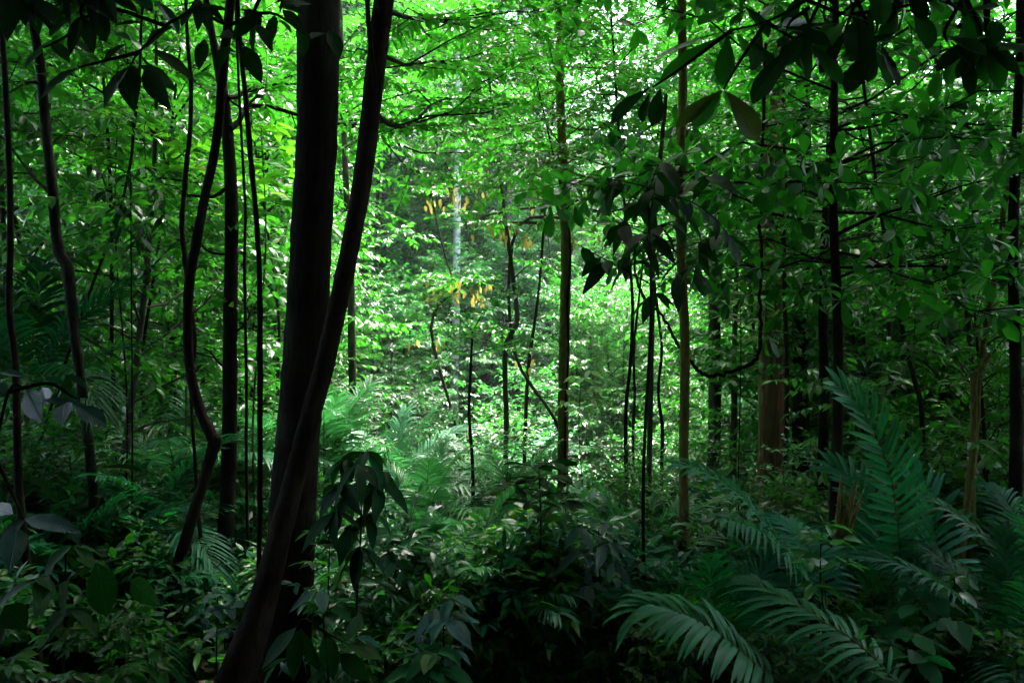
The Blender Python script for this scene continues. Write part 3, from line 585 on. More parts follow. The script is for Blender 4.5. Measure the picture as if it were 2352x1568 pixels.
leafy_branch("overhanging_branch", "overhead branch with big black-green leaves in the upper left corner", [[(480, -60), (440, 20), (380, 60), (320, 120), (300, 150)], [(440, 20), (520, 60), (560, 105)], [(380, 60), (240, 20), (150, 85), (100, 110)], [(320, 120), (180, 155)], [(520, 60), (620, 30), (700, 80)]] + TW1,
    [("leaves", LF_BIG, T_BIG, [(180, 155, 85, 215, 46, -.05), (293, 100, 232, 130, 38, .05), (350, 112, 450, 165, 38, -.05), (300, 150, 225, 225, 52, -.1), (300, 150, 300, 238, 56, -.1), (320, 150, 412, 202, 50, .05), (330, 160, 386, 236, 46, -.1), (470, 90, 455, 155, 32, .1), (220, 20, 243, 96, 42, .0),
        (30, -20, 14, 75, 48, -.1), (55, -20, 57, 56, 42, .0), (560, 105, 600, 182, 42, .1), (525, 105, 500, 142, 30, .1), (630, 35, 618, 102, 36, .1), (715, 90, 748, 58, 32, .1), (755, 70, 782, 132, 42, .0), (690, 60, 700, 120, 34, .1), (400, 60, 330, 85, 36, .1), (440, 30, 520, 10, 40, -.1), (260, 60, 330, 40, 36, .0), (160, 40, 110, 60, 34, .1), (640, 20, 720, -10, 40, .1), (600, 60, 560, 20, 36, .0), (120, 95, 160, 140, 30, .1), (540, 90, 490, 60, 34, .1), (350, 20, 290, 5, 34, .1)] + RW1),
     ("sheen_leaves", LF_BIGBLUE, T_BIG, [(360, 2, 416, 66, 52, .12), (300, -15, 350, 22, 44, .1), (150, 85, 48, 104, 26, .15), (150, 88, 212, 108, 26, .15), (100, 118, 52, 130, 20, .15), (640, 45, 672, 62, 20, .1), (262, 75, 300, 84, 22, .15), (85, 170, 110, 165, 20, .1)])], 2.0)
leafy_branch("overhanging_branch", "overhead branch with huge paddle leaves in the upper right corner", [[(1900, -80), (1850, 0), (1760, 50), (1680, 70)], [(1760, 50), (1700, 140), (1662, 205)], [(1850, 0), (1950, 35), (2010, 20)], [(1760, 50), (1830, 95)], [(1680, 70), (1560, 160), (1500, 200)], [(1950, 35), (2100, 10), (2200, -20)]] + TW2,
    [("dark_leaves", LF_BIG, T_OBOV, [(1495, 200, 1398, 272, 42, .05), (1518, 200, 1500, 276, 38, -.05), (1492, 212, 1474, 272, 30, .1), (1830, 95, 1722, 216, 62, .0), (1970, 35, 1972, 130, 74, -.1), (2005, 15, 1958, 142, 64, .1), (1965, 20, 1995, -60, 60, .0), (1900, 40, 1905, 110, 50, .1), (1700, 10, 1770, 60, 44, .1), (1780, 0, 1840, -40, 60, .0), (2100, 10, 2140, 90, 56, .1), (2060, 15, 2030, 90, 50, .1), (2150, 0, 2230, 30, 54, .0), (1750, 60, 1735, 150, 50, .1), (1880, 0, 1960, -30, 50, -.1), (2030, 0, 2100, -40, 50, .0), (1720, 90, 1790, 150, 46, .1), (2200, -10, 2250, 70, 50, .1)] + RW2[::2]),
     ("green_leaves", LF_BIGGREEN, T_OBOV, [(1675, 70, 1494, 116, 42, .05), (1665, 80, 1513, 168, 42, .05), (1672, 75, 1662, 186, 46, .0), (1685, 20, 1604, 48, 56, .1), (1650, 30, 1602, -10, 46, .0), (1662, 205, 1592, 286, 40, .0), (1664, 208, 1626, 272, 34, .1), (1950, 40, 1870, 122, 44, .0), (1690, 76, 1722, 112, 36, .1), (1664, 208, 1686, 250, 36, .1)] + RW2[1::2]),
     ("olive_leaves", LF_OLIVE, T_OBOV, [(1660, 205, 1553, 281, 36, .0), (1666, 206, 1746, 312, 62, .0)]),
     ("sheen_leaf", LF_BIGBLUE, T_BIG, [(1793, 72, 1864, 34, 46, .1)]), ("dead_leaf", LF_DEAD, T_BIG, [(1830, 92, 1882, 104, 34, .1)])], 2.0)
leafy_branch("leafy_shrub", "shrub holding flat veined leaves with painted bluish sheen at the left edge", [[(-60, 1500), (-20, 1100), (20, 900), (60, 890)], [(20, 900), (110, 880), (165, 910), (180, 915)], [(-10, 1050), (55, 1190)]],
    [("leaves", LF_BIGBLUE, T_BIG, [(175, 932, 245, 972, 46, -.05), (150, 925, 142, 970, 44, -.1), (60, 895, 92, 962, 50, -.1), (95, 918, 200, 922, 26, .0), (205, 918, 300, 902, 12, .1), (190, 865, 265, 858, 16, .1), (105, 865, 146, 878, 24, .1), (145, 860, 200, 878, 24, .1), (0, 855, 58, 860, 22, .0), (20, 910, -30, 880, 40, .0), (55, 1190, 182, 1206, 46, -.05), (58, 1195, -12, 1250, 44, .0), (40, 1210, 20, 1300, 52, -.1), (145, 1215, 190, 1228, 20, .2), (30, 1180, -40, 1150, 40, .1), (110, 930, 95, 880, 30, .1)]),
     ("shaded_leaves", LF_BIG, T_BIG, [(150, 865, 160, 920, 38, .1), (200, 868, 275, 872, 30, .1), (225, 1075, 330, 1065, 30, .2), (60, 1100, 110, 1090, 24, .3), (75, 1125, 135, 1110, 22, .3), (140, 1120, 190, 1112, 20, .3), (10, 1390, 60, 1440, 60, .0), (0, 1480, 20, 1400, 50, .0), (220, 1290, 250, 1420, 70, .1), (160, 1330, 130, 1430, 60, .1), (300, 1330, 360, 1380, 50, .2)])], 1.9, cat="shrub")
leafy_branch("leafy_shrub", "low shrub with two glossy ribbed leaves at the foot of the thick trunk", [[(760, 1620), (745, 1450), (738, 1355)], [(745, 1450), (700, 1420), (680, 1440)], [(745, 1450), (800, 1480)]],
    [("leaves", LF_BIGBLUE, T_BIG, [(728, 1352, 660, 1396, 22, -.1), (738, 1352, 742, 1402, 30, -.1), (820, 1462, 880, 1480, 22, .1), (700, 1520, 735, 1535, 24, .1)]),
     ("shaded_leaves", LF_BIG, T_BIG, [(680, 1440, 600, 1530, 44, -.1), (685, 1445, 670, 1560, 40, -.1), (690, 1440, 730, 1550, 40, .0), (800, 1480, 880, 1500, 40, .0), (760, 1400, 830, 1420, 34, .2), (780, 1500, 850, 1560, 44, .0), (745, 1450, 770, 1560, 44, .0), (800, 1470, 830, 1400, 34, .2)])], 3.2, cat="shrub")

def sapling(name, label, px, py_top, d, h_leaf, nn, L_, W_, mat, tpl=T_BIG, droop=.6, reach=.25, nper=6, stem=BK_BLACK, r=.008, lean=0, bottom=None, spread=1.0):
    "a stem with side twigs that end in whorls of leaves, between its top and h_leaf metres below it"
    top = P(px, py_top, d); g = float(ground_z(top[0] + lean, d)); base = np.array((top[0] + lean, d, g))
    t = thing(name, label, "sapling", base); H = top[2] - g
    if H < .35: H = .35; top = np.array((top[0], d, g + H))
    st = spline(np.array([(0, 0, -.08), (-lean * .3 + U(-.02, .02) * H, U(-.02, .02) * H, H * .4), (-lean * .7 + U(-.01, .01) * H, 0, H * .75), (*(top - base)[:2], H)]), 6)
    mb = MB(); mb.tube(st, np.linspace(r, r * .5, len(st)), 8, rough=.03, cap=True); lb = MB(); A, Bp, AX, UPV = [], [], [], []
    for k in range(nn):
        f = max(.1, 1 - (k / max(1, nn - 1)) * h_leaf / H); p0 = np.array([np.interp(f, np.linspace(0, 1, len(st)), st[:, j]) for j in range(3)])
        az = k * 2.399 + U(-.5, .5); dr = np.array((math.cos(az), math.sin(az), U(.1, .6))); ln = reach * U(.5, 1.2) * (0.4 + .6 * min(1, k / 2))
        p1 = p0 + nrm(dr) * ln; A.append(p0); Bp.append(p1)
        for j in range(nper):
            a2 = az + (j - (nper - 1) / 2) * 5.2 / nper * spread + U(-.3, .3); pos = p0 + (p1 - p0) * U(.55, 1.0)
            AX.append((pos, np.array((math.cos(a2), math.sin(a2), -droop * U(.4, 1.5) + .15))))
    mb.prisms(np.array(A), np.array(Bp), r * .4, r * .25); n = len(AX)
    lb.leaves([a for a, _ in AX], [b for _, b in AX], nrm(UP + rng.normal(0, .3, (n, 3))), L_ * U(.6, 1.15, n), W_ * U(.75, 1.15, n), tpl, bend=U(.05, .3, n), fold=U(.05, .4, n), grav=droop * .25, wave=.03)
    mb.build("stem", stem, t); lb.build("leaves", mat, t); return t
t = sapling("drooping_sapling", "tall thin sapling topped with drooping dark leaves left of the ochre trunk", 1487, 415, 4.6, 1.0, 20, .23, .085, LF_BIG, T_BIG, .7, .45, 4, r=.013)
KEYS.append((1465, 1505, 640, 1500, 4.6))
lb, mb = MB(), MB(); B = np.array(t.location); p = spline(np.array([P(1490, 460, 4.6), P(1540, 450, 4.5), P(1600, 470, 4.4), P(1650, 510, 4.3), P(1685, 560, 4.3)]), 4) - B
mb.tube(p, np.linspace(.005, .002, len(p)), 6); k = np.linspace(1, len(p) - 1.01, 11); pp = np.array([[np.interp(x, range(len(p)), p[:, j]) for j in range(3)] for x in k])
lb.leaves(pp, np.stack([U(-.2, .6, 11), np.full(11, -.3), np.full(11, -.9)], -1), (0.3, -.8, .6), .125, .05, T_BIG, .1, .2, .1)
mb.build("side_branch", BK_BLACK, t); lb.build("sheen_leaves", LF_BIGBLUE, t)
sapling("dark_sapling", "near-black sapling with big hanging leaves right of the thick trunk", 828, 1040, 3.9, .62, 11, .20, .075, LF_BIG, T_BIG, .85, .17, 5, r=.007)
sapling("star_sapling", "sapling spreading flat stars of dark paddle leaves low in the centre", 1238, 1075, 4.4, .38, 9, .20, .06, LF_BIG, T_OBOV, .12, .24, 6, r=.008)
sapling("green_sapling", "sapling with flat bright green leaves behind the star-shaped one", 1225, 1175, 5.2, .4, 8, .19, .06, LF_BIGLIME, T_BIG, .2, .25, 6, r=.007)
sapling("dark_sapling", "dark shiny sapling between the star-shaped one and the drooping one", 1375, 1215, 4.2, .55, 10, .18, .055, LF_BIGBLUE, T_BIG, .5, .2, 5, r=.007)
sapling("broad_sapling", "sapling with one broad pale-veined leaf near the bottom centre", 1020, 1385, 3.5, .3, 6, .17, .07, LF_BIGBLUE, T_BIG, .5, .14, 4, r=.006)
sapling("broad_sapling", "low plant with scalloped leaves at the bottom edge below the thick trunk's right", 985, 1500, 3.3, .2, 5, .17, .08, LF_TEAL, T_BIG, .25, .12, 5, r=.005)
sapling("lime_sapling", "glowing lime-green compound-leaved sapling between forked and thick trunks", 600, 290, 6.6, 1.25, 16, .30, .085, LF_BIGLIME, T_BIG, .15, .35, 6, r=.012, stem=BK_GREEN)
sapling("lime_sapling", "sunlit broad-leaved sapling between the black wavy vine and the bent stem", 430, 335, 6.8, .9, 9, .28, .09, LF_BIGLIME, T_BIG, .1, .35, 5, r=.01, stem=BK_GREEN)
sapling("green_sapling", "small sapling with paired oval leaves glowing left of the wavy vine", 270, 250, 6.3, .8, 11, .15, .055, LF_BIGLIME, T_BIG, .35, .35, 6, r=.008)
sapling("dark_sapling", "dim narrow-leaved sapling hanging over the mottled slim trunk's vines", 300, 395, 5.0, .7, 12, .16, .04, LF_BIG, T_BIG, .6, .3, 6, r=.007)
sapling("dark_sapling", "dark-leaved seedling in deep shade below the bluish leaves", 150, 1260, 3.2, .4, 7, .17, .07, LF_BIG, T_BIG, .7, .16, 4, r=.006)
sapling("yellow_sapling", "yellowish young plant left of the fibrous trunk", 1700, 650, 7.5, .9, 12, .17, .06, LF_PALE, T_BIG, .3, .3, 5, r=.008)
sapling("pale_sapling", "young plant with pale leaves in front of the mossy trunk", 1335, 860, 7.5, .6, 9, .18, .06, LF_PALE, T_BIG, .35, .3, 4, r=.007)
sapling("teal_sapling", "large-leaved plant in the lower right corner", 2130, 1390, 3.8, .4, 9, .19, .095, LF_TEAL, T_BIG, .3, .22, 5, r=.007)
sapling("teal_sapling", "broad-leaved plant at the very bottom right of the palm", 2080, 1480, 3.5, .25, 6, .17, .08, LF_TEAL, T_BIG, .3, .18, 5, r=.006)
sapling("sheen_sapling", "small plant with round shiny leaves at the foot of the kinked stem", 500, 1370, 3.9, .3, 7, .10, .045, LF_BIGBLUE, T_BIG, .2, .12, 6, r=.005)
SM = (LF_BIG, LF_TEAL, LF_MID, LF_BIGBLUE, LF_TEAL, LF_MID)
for i in range(34):
    d = U(3.6, 8.5); px = U(640, 2320) if i % 4 else U(20, 560); py = 784 + (CAMZ - float(ground_z((px - 1176) / F * d, d)) - U(.45, 1.15)) / d * F
    if 700 < px < 1500 and py < 1180: py = 1180 + U(0, 90)
    reg = "left of the thick trunk" if px < 560 else "between the thick trunk and the drooping sapling" if px < 1480 else "around the big palm"
    lab = {0: "dark", 1: "teal", 2: "mid-green", 3: "blue-green", 4: "teal", 5: "fresh green"}[i % 6] + " understorey seedling in the bottom undergrowth " + reg
    sapling("seedling", lab, px, py, d, U(.25, .6), int(U(7, 12)), U(.13, .2), U(.045, .075), SM[i % 6], T_BIG if i % 3 else T_OBOV, U(.15, .7), U(.12, .24), 5, r=.006)["group"] = lab

rng = np.random.default_rng(22)
# ------------------------------------------------------------------ palms
def frond(mb, pts, nl, L_, W_, up=None, petiole=.15, r=.009, ang=(62, 22), droop=.35, prof=None, spread=1.0, mat_r=1, lift=.25):
    "a pinnate frond along pts: rachis plus two rows of strap leaflets"
    pts = spline(np.asarray(pts, float), 6) if len(pts) < 12 else np.asarray(pts); n = len(pts)
    mb.tube(pts, np.linspace(r, r * .25, n), 6, mat=mat_r)
    seg = np.linalg.norm(np.diff(pts, axis=0), axis=1); cum = np.concatenate([[0], np.cumsum(seg)]); tot = cum[-1]
    u = np.repeat(np.linspace(petiole, 1, nl), 2); sg = np.tile((1., -1.), nl); u = np.clip(u + U(-.35, .35, 2 * nl) * (1 - petiole) / nl, petiole, 1)
    at = lambda q: np.stack([np.interp(q * tot, cum, pts[:, k]) for k in range(3)], -1)
    pos = at(u); t = nrm(at(np.clip(u + .03, 0, 1)) - at(np.clip(u - .03, 0, 1)))
    upv = np.broadcast_to(UP if up is None else np.asarray(up, float), t.shape); s = nrm(np.cross(t, upv)); nn = np.cross(s, t)
    q = (u - petiole) / (1 - petiole); a = np.radians(ang[0] + (ang[1] - ang[0]) * q + U(-4, 4, len(u)))
    ax = t * np.cos(a)[:, None] + s * (sg * np.sin(a))[:, None] * spread + nn * (lift + U(-.06, .06, len(u)))[:, None]
    pf = prof(q) if prof else .45 + .55 * np.sin(np.pi * np.clip(.18 + .72 * q, 0, 1))
    mb.leaves(pos, ax, nn + rng.normal(0, .08, t.shape), L_ * pf * U(.9, 1.08, len(u)), W_ * (.7 + .3 * pf), T_STRIP, bend=U(.02, .1, len(u)), fold=.35, grav=droop * U(.75, 1.2, len(u)), tint=U(.15, .85, len(u)))
FR = []
for el, curl, L0 in ((1.25, 1.1, 1.5), (1.0, 1.5, 1.7), (.75, 1.7, 1.8), (1.35, .7, 1.35)):
    q = np.linspace(0, 1, 16); th = el - curl * q ** 1.3; x = np.concatenate([[0], np.cumsum(np.cos(th[:-1]))]) / 15 * L0; z = np.concatenate([[0], np.cumsum(np.sin(th[:-1]))]) / 15 * L0
    mb = MB(); frond(mb, np.stack([x, np.zeros(16), z], -1), 36, .44, .024, petiole=.22, droop=.4)
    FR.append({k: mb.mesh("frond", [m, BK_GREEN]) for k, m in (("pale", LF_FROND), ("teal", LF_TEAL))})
def palm(label, px, py, d, kind="pale", n=9, sc=1.0, group=None, stem=.35):
    p = P(px, py, d); g = float(ground_z(p[0], d)); t = thing("understorey_palm", label, "palm", (p[0], d, g), 0, group)
    hgt = max(.15, p[2] - g); mb = MB(); mb.tube(np.stack([np.zeros(6), np.zeros(6), np.linspace(-.1, hgt, 6)], -1), np.linspace(.035, .02, 6) * sc, 8, cap=True); mb.build("stem", BK_GREEN, t)
    for k in range(n):
        f = part("frond", FR[int(U(0, 4)) if k > 2 else 0 if k else 3][kind], t); f.location = (0, 0, hgt - U(0, .12) * sc); f.rotation_euler = (U(-.15, .15), U(-.15, .2), k * 2.399 + U(-.4, .4)); f.scale = (sc * U(.85, 1.1),) * 3
    return t
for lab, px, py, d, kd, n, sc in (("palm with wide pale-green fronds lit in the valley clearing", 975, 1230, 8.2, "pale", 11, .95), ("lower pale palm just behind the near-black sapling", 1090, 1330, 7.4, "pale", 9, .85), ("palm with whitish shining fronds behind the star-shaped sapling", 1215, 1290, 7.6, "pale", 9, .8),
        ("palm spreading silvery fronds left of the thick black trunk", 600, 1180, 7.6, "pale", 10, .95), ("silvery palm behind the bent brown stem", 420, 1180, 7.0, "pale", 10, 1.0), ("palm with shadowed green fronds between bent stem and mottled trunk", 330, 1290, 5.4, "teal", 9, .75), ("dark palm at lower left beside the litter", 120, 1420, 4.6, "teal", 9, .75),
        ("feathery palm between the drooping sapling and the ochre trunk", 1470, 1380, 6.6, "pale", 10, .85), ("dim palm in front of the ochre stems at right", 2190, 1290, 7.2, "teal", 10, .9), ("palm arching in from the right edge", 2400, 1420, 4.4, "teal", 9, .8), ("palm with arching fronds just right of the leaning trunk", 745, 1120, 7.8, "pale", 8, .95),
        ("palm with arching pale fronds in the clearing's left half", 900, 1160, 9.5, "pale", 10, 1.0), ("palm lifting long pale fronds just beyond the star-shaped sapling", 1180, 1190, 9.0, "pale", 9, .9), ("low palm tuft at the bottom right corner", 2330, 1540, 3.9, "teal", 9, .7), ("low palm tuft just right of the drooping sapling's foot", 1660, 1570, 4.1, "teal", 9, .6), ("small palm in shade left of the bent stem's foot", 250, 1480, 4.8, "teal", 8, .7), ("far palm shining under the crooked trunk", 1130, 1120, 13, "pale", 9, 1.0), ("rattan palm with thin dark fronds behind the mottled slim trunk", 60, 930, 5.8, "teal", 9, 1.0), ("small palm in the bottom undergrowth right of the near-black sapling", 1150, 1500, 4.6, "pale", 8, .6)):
    palm(lab, px, py, d, kd, n, sc)
B = P(1905, 1420, 4.6); B[2] = float(ground_z(B[0], B[1])); t = thing("big_palm", "large dark palm with sweeping fronds in the lower right", "palm", B)
mb = MB(); c = P(1905, 1420, 4.6) - B; mb.tube([(0, 0, -.1), c * .5, c], [.06, .05, .04], 9, cap=True); mb.build("stem", BK_BLACK, t)
def PF(rows, d0, d1, nl, L_, W_, up=None, **k):
    n = len(rows); pts = [P(x, y, d0 + (d1 - d0) * i / (n - 1)) - B for i, (x, y) in enumerate(rows)]
    m_ = MB(); frond(m_, pts, nl, L_, W_, up, **k); m_.build("frond", [LF_HERO, BK_GREEN], t)
PF([(2090, 1640), (2030, 1535), (1960, 1470), (1900, 1432), (1850, 1400), (1800, 1374), (1760, 1352), (1725, 1334), (1680, 1328)], 3.3, 3.9, 25, .30, .028, (0, -.25, 1), petiole=.1, droop=.5, r=.008, lift=.15)
PF([(1905, 1440), (1850, 1330), (1800, 1262), (1750, 1200), (1700, 1145), (1650, 1105), (1600, 1080), (1565, 1070)], 4.6, 4.4, 28, .31, .026, (.3, -.3, 1), petiole=.2, droop=.35, r=.008)
PF([(1900, 1440), (1860, 1350), (1810, 1280), (1760, 1232), (1710, 1205), (1670, 1195)], 4.6, 4.1, 26, .33, .027, (.3, -.3, 1), petiole=.2, droop=.5, r=.008)
PF([(1935, 1440), (2000, 1400), (2055, 1330), (2066, 1250), (2058, 1170), (2045, 1090), (2020, 1020), (1985, 950), (1945, 905), (1922, 886)], 4.6, 4.3, 28, .30, .034, (.1, -1, .4), petiole=.3, droop=.12, r=.009, ang=(66, 18))
PF([(1920, 1440), (1990, 1380), (2026, 1300), (2020, 1235), (1998, 1165), (1960, 1105), (1915, 1072)], 4.6, 5.1, 22, .36, .038, (.1, -1, .5), petiole=.25, droop=.3, r=.008)
PF([(1950, 1450), (2070, 1420), (2140, 1340), (2150, 1260), (2135, 1160), (2098, 1092)], 4.7, 5.4, 24, .42, .036, (.1, -1, .4), petiole=.25, droop=.25, r=.008)
PF([(1880, 1600), (1790, 1560), (1738, 1525), (1690, 1486), (1635, 1444), (1570, 1412), (1500, 1392), (1470, 1400)], 3.5, 3.4, 24, .30, .036, (0, -.4, 1), petiole=.25, droop=.45, r=.008)
PF([(1900, 1500), (1830, 1480), (1740, 1480), (1660, 1510), (1600, 1560)], 4.3, 3.8, 20, .34, .034, (0, -.3, 1), petiole=.2, droop=.4, r=.007)
PF([(1930, 1440), (2060, 1390), (2180, 1390), (2290, 1430), (2350, 1500)], 4.5, 4.0, 24, .36, .034, (0, -.3, 1), petiole=.2, droop=.4, r=.007)
PF([(1900, 1430), (1890, 1330), (1860, 1260), (1830, 1220), (1790, 1190)], 4.7, 5.3, 20, .34, .036, (0, -.3, 1), petiole=.2, droop=.5, r=.007)
sb = MB(); q = np.linspace(0, 1, 9)
for k in range(9):
    h_ = U(70, 150); x = 1918 + k * 4.5; p = np.array([P(x + 8 * f + (k - 4) * 3 * f * f + 10 * f * f, 1235 - h_ * f, 4.55 + .012 * (k % 3)) for f in q]) - B
    sb.tube(p, U(.007, .012) * np.sin(np.pi * (.2 + .74 * q)) + .001, 6, rough=.15, cap=True)
sb.build("dry_leaf_sheath", bark_mat("dry_sheath", (.09, .06, .018), (.30, .21, .075), 14, .05, .9), t)

# ------------------------------------------------------------------ young golden leaves hanging in the middle distance
def golden(label, spots, d):
    base = P(spots[0][0], 700, d); base[2] = float(ground_z(base[0], d)); t = thing("golden_leaf_tree", label, "tree", base)
    A, Bp, AX, mb, lb = [], [], [], MB(), MB()
    trunk = spline(np.array([(0, 0, -.1), (.1, .1, 2.0), *[P(x, y - 16, d) - base for x, y, _ in sorted(spots, key=lambda s: -s[1])]]), 5); mb.tube(trunk, np.linspace(.03, .008, len(trunk)), 7)
    for x, y, n in spots:
        n = int(n * .65) + 1; c = P(x, y, d) - base
        for k in range(n):
            o = np.array((U(-.42, .42), U(-.5, .5), U(-.14, .10) - .03)); A.append(c + o); AX.append((U(-.3, .3), U(-.3, .3), -1))
            if k % 4 == 0: mb.prisms([c], [c + o], .006, .003)
    n = len(A); lb.leaves(A, AX, np.stack([U(-1, 1, n), np.full(n, -1.), np.zeros(n)], -1), U(.10, .19, n), U(.045, .07, n), T_OVATE, .08, .35)
    lm = [(np.array([P(x, y - 25, d) - base + np.array((U(-.1, .1), 0, 0)), P(x + U(-40, 40), y - 22, d + U(-.3, .3)) - base, P(x + U(-90, 90), y - 18, d + U(-.6, .6)) - base]), .006) for x, y, _ in spots if not 1015 < x < 1085 or y > 640]
    gl = MB(); limb_tubes(mb, lm, 4); grow(mb, gl, [p for p, _ in lm], .10, (.2, .45), 9, .13, .055, start=.05)
    mb.build("trunk", BK_GREY, t); lb.build("young_leaves", LF_GOLD, t); gl.build("green_leaves", LF_MID, t)
golden("tree with clusters of hanging golden young leaves before the pale trunk", [(1040, 655, 14), (1070, 662, 16), (1055, 675, 12), (1090, 660, 9), (990, 770, 9), (1070, 440, 10), (1020, 450, 9), (990, 455, 7), (1060, 430, 8)], 12)
golden("tree with golden young leaves beside the mossy central trunk", [(1280, 445, 12), (1325, 425, 12), (1260, 450, 8), (1345, 530, 8), (1310, 470, 6), (1335, 475, 8), (1150, 525, 9), (1190, 535, 9), (1120, 510, 7), (1180, 820, 4)], 11)

rng = np.random.default_rng(21)
# ------------------------------------------------------------------ the forest wall: shrubs, pole trees, tall trees
def blocks(x, y, rad, z0, z1):
    for a, b, t0, b0, d in KEYS:
        if y >= d - .3: continue
        l, r_ = 1176 + (x - rad) / y * F, 1176 + (x + rad) / y * F
        yt, yb = 784 - (z1 - CAMZ) / y * F, 784 - (z0 - CAMZ) / y * F
        if r_ > a and l < b and yb > t0 and yt < b0: return True
    return False
KEYS += [(860, 1140, 1060, 1330, 8.0), (1130, 1290, 1130, 1250, 7.3), (520, 650, 1020, 1180, 7.3), (290, 520, 1050, 1180, 6.7)]
BANDS = ((150, "left of the mottled slim trunk"), (430, "between mottled slim trunk and bent brown stem"), (640, "between the bent stem and the thick trunk"), (820, "just right of the leaning trunk"), (1050, "between leaning trunk and pale trunk"), (1300, "between pale trunk and mossy trunk"), (1560, "between mossy trunk and ochre trunk"), (1770, "between ochre trunk and fibrous trunk"), (1930, "behind the slim black trunks"), (2225, "between black trunks and ochre stems"), (9999, "right of the ochre stems"))
def region(x, y):
    px = 1176 + x / y * F
    for b, s in BANDS:
        if px < b: return s
N_ = {}
def scatter(n, d0, d1, keys, word, name, cat, rad, hgt, scr, mats=(None,), pxr=(-150, 2500), szr=(.9, 1.15), test=None, tries=40):
    k = 0
    for _ in range(n * tries):
        if k >= n: break
        d = math.sqrt(U(d0 * d0, d1 * d1)); x = (U(*pxr) - 1176) / F * d; sc = U(*scr); g = float(ground_z(x, d))
        if test and not test(x, d): continue
        if blocks(x, d, rad * sc, g, g + hgt * sc): continue
        if any((x - a) ** 2 + (d - b) ** 2 < (rad * sc * .55) ** 2 for a, b in N_.setdefault(word, [])): continue
        N_[word].append((x, d)); lab = word + " " + region(x, d); mt = mats[int(U(0, len(mats)))]
        place_tree(keys[int(U(0, len(keys)))], x, d, lab, lab, name, cat, sc, sz=U(*szr), mat=mt); k += 1
scatter(80, 4.2, 9.5, ("bush_d", "bush_e"), "waist-high broad-leaved shrub in the undergrowth", "broadleaf_shrub", "shrub", .55, 1.1, (.6, 1.0), (None, None, LF_BLUE, LF_TEAL))
scatter(36, 6.5, 12, ("bush_a", "pole_c"), "head-high leafy shrub in the side thickets", "thicket_shrub", "shrub", 1.0, 3.0, (.7, 1.0), (None, LF_MID, LF_BRIGHT), test=lambda x, y: not (-.2 < x / y < .3))
scatter(70, 4.6, 10, ("bush_c", "bush_b"), "low leafy shrub in the near undergrowth", "low_shrub", "shrub", .8, 1.2, (.5, .8), (None, LF_MID, LF_DARK, LF_BLUE))
scatter(70, 9, 16, ("bush_a", "bush_b", "bush_c"), "leafy shrub on the valley slope", "leafy_shrub", "shrub", 1.0, 2.0, (.6, 1.0), (None, LF_BLUE, LF_FAR, LF_MID))
scatter(60, 15, 32, ("bush_a", "bush_b", "pole_c"), "tall shrub in the valley bottom", "tall_shrub", "shrub", 1.2, 3.0, (.8, 1.3), (LF_FAR, LF_BLUE, LF_FAR, LF_BRIGHT))
def clear(x, y): return not (-.23 < (x + 1.2) / y and (x - 1.2) / y < .26 and y < 27)
def gapc(x, y): return clear(x, y) and gaps(x, y)
def gaps(x, y):
    px = 1176 + x / y * F
    m = 60 if y < 50 else 10
    return y < 16 or not (1340 - m < px < 1520 + m or 2140 - m < px < 2310 + m)
scatter(60, 26, 46, ("bush_a", "bush_b", "pole_c"), "bush on the far valley side", "hillside_bush", "shrub", 1.4, 3.0, (1.0, 1.6), (LF_FAR, LF_BLUE, LF_FAR, LF_MID), pxr=(600, 1800))
scatter(54, 10.5, 19, ("pole_a", "pole_b", "pole_c"), "slender understorey tree", "slender_tree", "tree", 1.9, 9, (.75, 1.15), (None, LF_BRIGHT, LF_MID, LF_BLUE), test=gapc)
scatter(60, 18, 34, ("pole_a", "pole_b", "tall_b"), "leafy tree on the valley floor", "leafy_tree", "tree", 2.2, 11, (.9, 1.35), (None, LF_FAR, LF_BRIGHT, LF_BLUE), test=gapc)
scatter(60, 32, 62, ("tall_a", "tall_b"), "tall crowned tree on the far slope", "tall_tree", "tree", 4, 20, (.75, 1.1), (LF_FAR, LF_FAR, LF_BLUE, LF_BRIGHT), test=gaps)
scatter(40, 55, 100, ("tall_a", "tall_b"), "distant tree on the ridge", "distant_tree", "tree", 4, 20, (1.0, 1.4), (LF_FAR,), test=gaps)
rng = np.random.default_rng(77)
scatter(34, 3.6, 6.8, ("bush_d", "bush_e", "bush_d"), "knee-high dark shrub", "near_shrub", "shrub", .45, .9, (.45, .75), (LF_TEAL, None, LF_MID, LF_BLUE), test=lambda x, y: x / y < .01)
scatter(22, 3.2, 5.2, ("bush_e", "bush_d"), "knee-high shaded shrub", "near_shrub", "shrub", .4, .9, (.45, .7), (LF_DARK, LF_TEAL), pxr=(-60, 560))
scatter(14, 3.4, 4.4, ("bush_e", "bush_d"), "ankle-high dark shrub", "near_shrub", "shrub", .4, .7, (.3, .45), (LF_DARK, LF_TEAL), pxr=(1500, 2400))
rng = np.random.default_rng(88)
scatter(26, 17, 31, ("bush_a", "pole_c", "pole_b"), "sunlit bush before the shaded hillside", "sunlit_bush", "shrub", 1.0, 3.0, (.7, 1.0), (LF_BRIGHT, LF_FAR, LF_MID), pxr=(1290, 1580))
scatter(14, 4.4, 6.5, ("bush_d", "bush_e"), "thin waist-high green shrub", "thin_shrub", "shrub", .4, .9, (.5, .7), (LF_MID, LF_BRIGHT), pxr=(1080, 1470))
rng = np.random.default_rng(25)
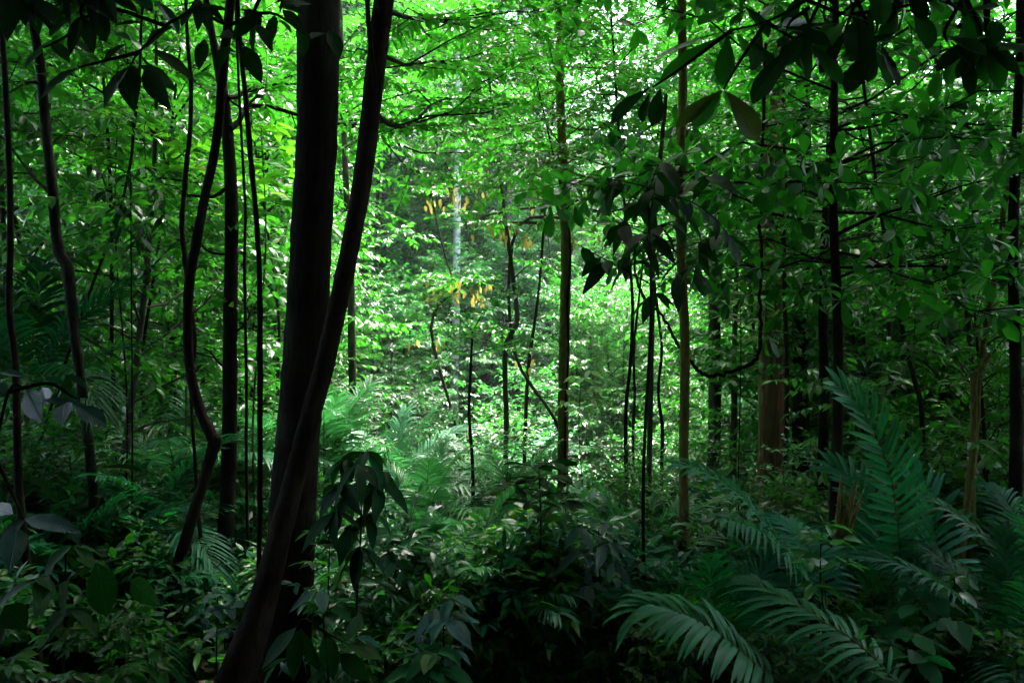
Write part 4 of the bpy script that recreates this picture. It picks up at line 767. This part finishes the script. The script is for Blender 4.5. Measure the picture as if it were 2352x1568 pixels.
# shade: trees standing round and behind the viewpoint, out of the picture
for i, (x, y, k, s, dz) in enumerate(((-3.4, -3, "tall_b", .8, 0), (3.6, -2.5, "tall_b", .8, 0), (0.4, -6, "tall_a", .8, 0), (-7, 2, "tall_a", .75, 0), (7, 2.4, "tall_a", .75, 0), (-9, 7.5, "tall_b", .8, 0), (9, 7, "tall_a", .8, 0), (-7, -8, "tall_a", .8, 0), (7, -8, "tall_a", .8, 0), (0, -13, "tall_a", .9, 0), (-2.5, -1.6, "pole_a", .9, 0), (2.8, -1.8, "pole_b", 1, 0), (-4.2, 1.6, "pole_a", .9, 0), (4.4, 1.8, "pole_a", .9, 0), (0, -3, "pole_a", 1, 0), (-12, -2, "tall_b", 1, 0), (12, -2, "tall_b", 1, 0), (-1.6, -.7, "tall_b", .95, 0), (1.7, -.9, "tall_b", 1.0, 0), (-5, 3.2, "tall_b", .8, 0), (5.6, 3.6, "tall_b", .8, 0), (-2.9, .2, "pole_b", .8, 0), (3.1, .3, "pole_b", .8, 0), (-1.2, -3.6, "pole_a", 1, 0), (1.4, -3.9, "pole_b", 1.1, 0), (-6.5, -2, "pole_a", 1.1, 0), (6.8, -3, "pole_a", 1.1, 0), (0, -9, "pole_a", 1.2, 0), (3.5, -7, "pole_a", 1.2, 0), (-3.5, -7, "pole_a", 1.2, 0), (2.6, -4.5, "pole_b", 1, 0), (-2.2, -4.4, "pole_b", 1, 0), (-4.5, -2.5, "pole_b", 1, 0), (5, -1, "pole_b", 1, 0))):
    place_tree(k, x, y, "unseen dark-leaved tree added for shade around the viewpoint", "shade trees round the viewpoint", "shade_tree", "tree", s, mat=LF_DARK)

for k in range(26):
    a = math.pi * (1.06 + .88 * k / 25); q = U(11, 26); place_tree(("tall_a", "tall_b")[k % 2], q * math.cos(a) * 1.2, q * math.sin(a) - 1, "unseen dark-leaved tree added for shade around the viewpoint", "shade trees round the viewpoint", "shade_tree", "tree", U(.7, .95), mat=LF_DARK)
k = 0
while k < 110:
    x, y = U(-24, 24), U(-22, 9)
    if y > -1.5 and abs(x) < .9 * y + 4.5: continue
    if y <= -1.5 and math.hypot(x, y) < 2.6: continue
    place_tree(("pole_a", "pole_b", "pole_c", "bush_a", "bush_a")[k % 5], x, y, "unseen dark-leaved tree added for shade around the viewpoint", "shade trees round the viewpoint", "shade_tree", "tree", U(.8, 1.2), mat=LF_DARK); k += 1
# ------------------------------------------------------------------ ground cover and litter
n = 34000; yy = 4.2 + 22 * rng.power(1.2, n); xx = U(-.85, .85, n) * (yy + 1.5); zz = ground_z(xx, yy)
mb = MB(); hh = U(.02, .42, n); az = U(0, 6.28, n)
mb.leaves(np.stack([xx, yy, zz + hh], -1), np.stack([np.cos(az), np.sin(az), U(-.3, .35, n)], -1), nrm(UP + rng.normal(0, .3, (n, 3))), U(.08, .2, n), U(.035, .075, n), T_OVATE, .15, .25)
o = mb.build("ground_cover", LF_MID); tag(o, "knee-high carpet of small green leaves over the forest floor", "undergrowth", kind="stuff")
n = 9000; yy = U(2, 14, n); xx = U(-.85, .85, n) * (yy + 1.5); az = U(0, 6.28, n); mb = MB()
mb.leaves(np.stack([xx, yy, ground_z(xx, yy) + U(.01, .035, n)], -1), np.stack([np.cos(az), np.sin(az), U(-.1, .12, n)], -1), nrm(UP + rng.normal(0, .2, (n, 3))), U(.08, .17, n), U(.04, .075, n), T_OVATE, U(-.15, .15, n), .2)
mb2 = MB(); n2 = 90000; y2 = 18 + 67 * rng.power(.7, n2); x2 = U(-.8, .8, n2) * y2; a2 = U(0, 6.28, n2)
mb2.leaves(np.stack([x2, y2, ground_z(x2, y2) + rng.power(.6, n2) * 1.6], -1), np.stack([np.cos(a2), np.sin(a2), U(-.5, .3, n2)], -1), nrm(UP + rng.normal(0, .35, (n2, 3))), U(.2, .42, n2), U(.09, .18, n2), T_TINY, .15, .25)
o = mb2.build("hillside_undergrowth", LF_FAR); tag(o, "leafy undergrowth covering the far valley side", "undergrowth", kind="stuff")
mb3 = MB(); n2 = 60000; y2 = U(-30, 5, n2); x2 = U(-30, 30, n2); ok = (y2 < -.6) | (np.abs(x2) > 1.1 * y2 + 2.2); x2, y2 = x2[ok], y2[ok]; n2 = len(x2); a2 = U(0, 6.28, n2)  # unseen undergrowth, added to stop bare soil bouncing grey light
mb3.leaves(np.stack([x2, y2, ground_z(x2, y2) + U(.02, 1.0, n2)], -1), np.stack([np.cos(a2), np.sin(a2), U(-.5, .3, n2)], -1), nrm(UP + rng.normal(0, .4, (n2, 3))), U(.2, .4, n2), U(.09, .17, n2), T_TINY, .15, .25)
o = mb3.build("unseen_undergrowth", LF_DARK); tag(o, "unseen dark leafy undergrowth added on the slope around the viewpoint", "undergrowth", kind="stuff")
o = mb.build("leaf_litter", LF_DEAD); tag(o, "fallen dry pinkish-brown leaves lying on the soil", "leaf litter", kind="stuff")

# ------------------------------------------------------------------ moist air
V = np.array([(x, y, z) for x in (-130, 130) for y in (-62, 130) for z in (-6, 75)], float)
mb = MB(); mb.add(V, [(0, 1, 3), (0, 3, 2), (4, 6, 7), (4, 7, 5), (0, 4, 5), (0, 5, 1), (2, 3, 7), (2, 7, 6), (0, 2, 6), (0, 6, 4), (1, 5, 7), (1, 7, 3)], smooth=False)
hm, hn, HN, HK = newmat("haze"); ho = HN.new("ShaderNodeOutputMaterial"); pv = HN.new("ShaderNodeVolumePrincipled")
pv.inputs["Color"].default_value = (.86, .93, 1, 1); pv.inputs["Density"].default_value = .0006; HK.new(pv.outputs[0], ho.inputs["Volume"])
o = mb.build("haze", hm); tag(o, "thin bluish moist air filling the valley", "haze", kind="stuff")
cy.volume_bounces = 0
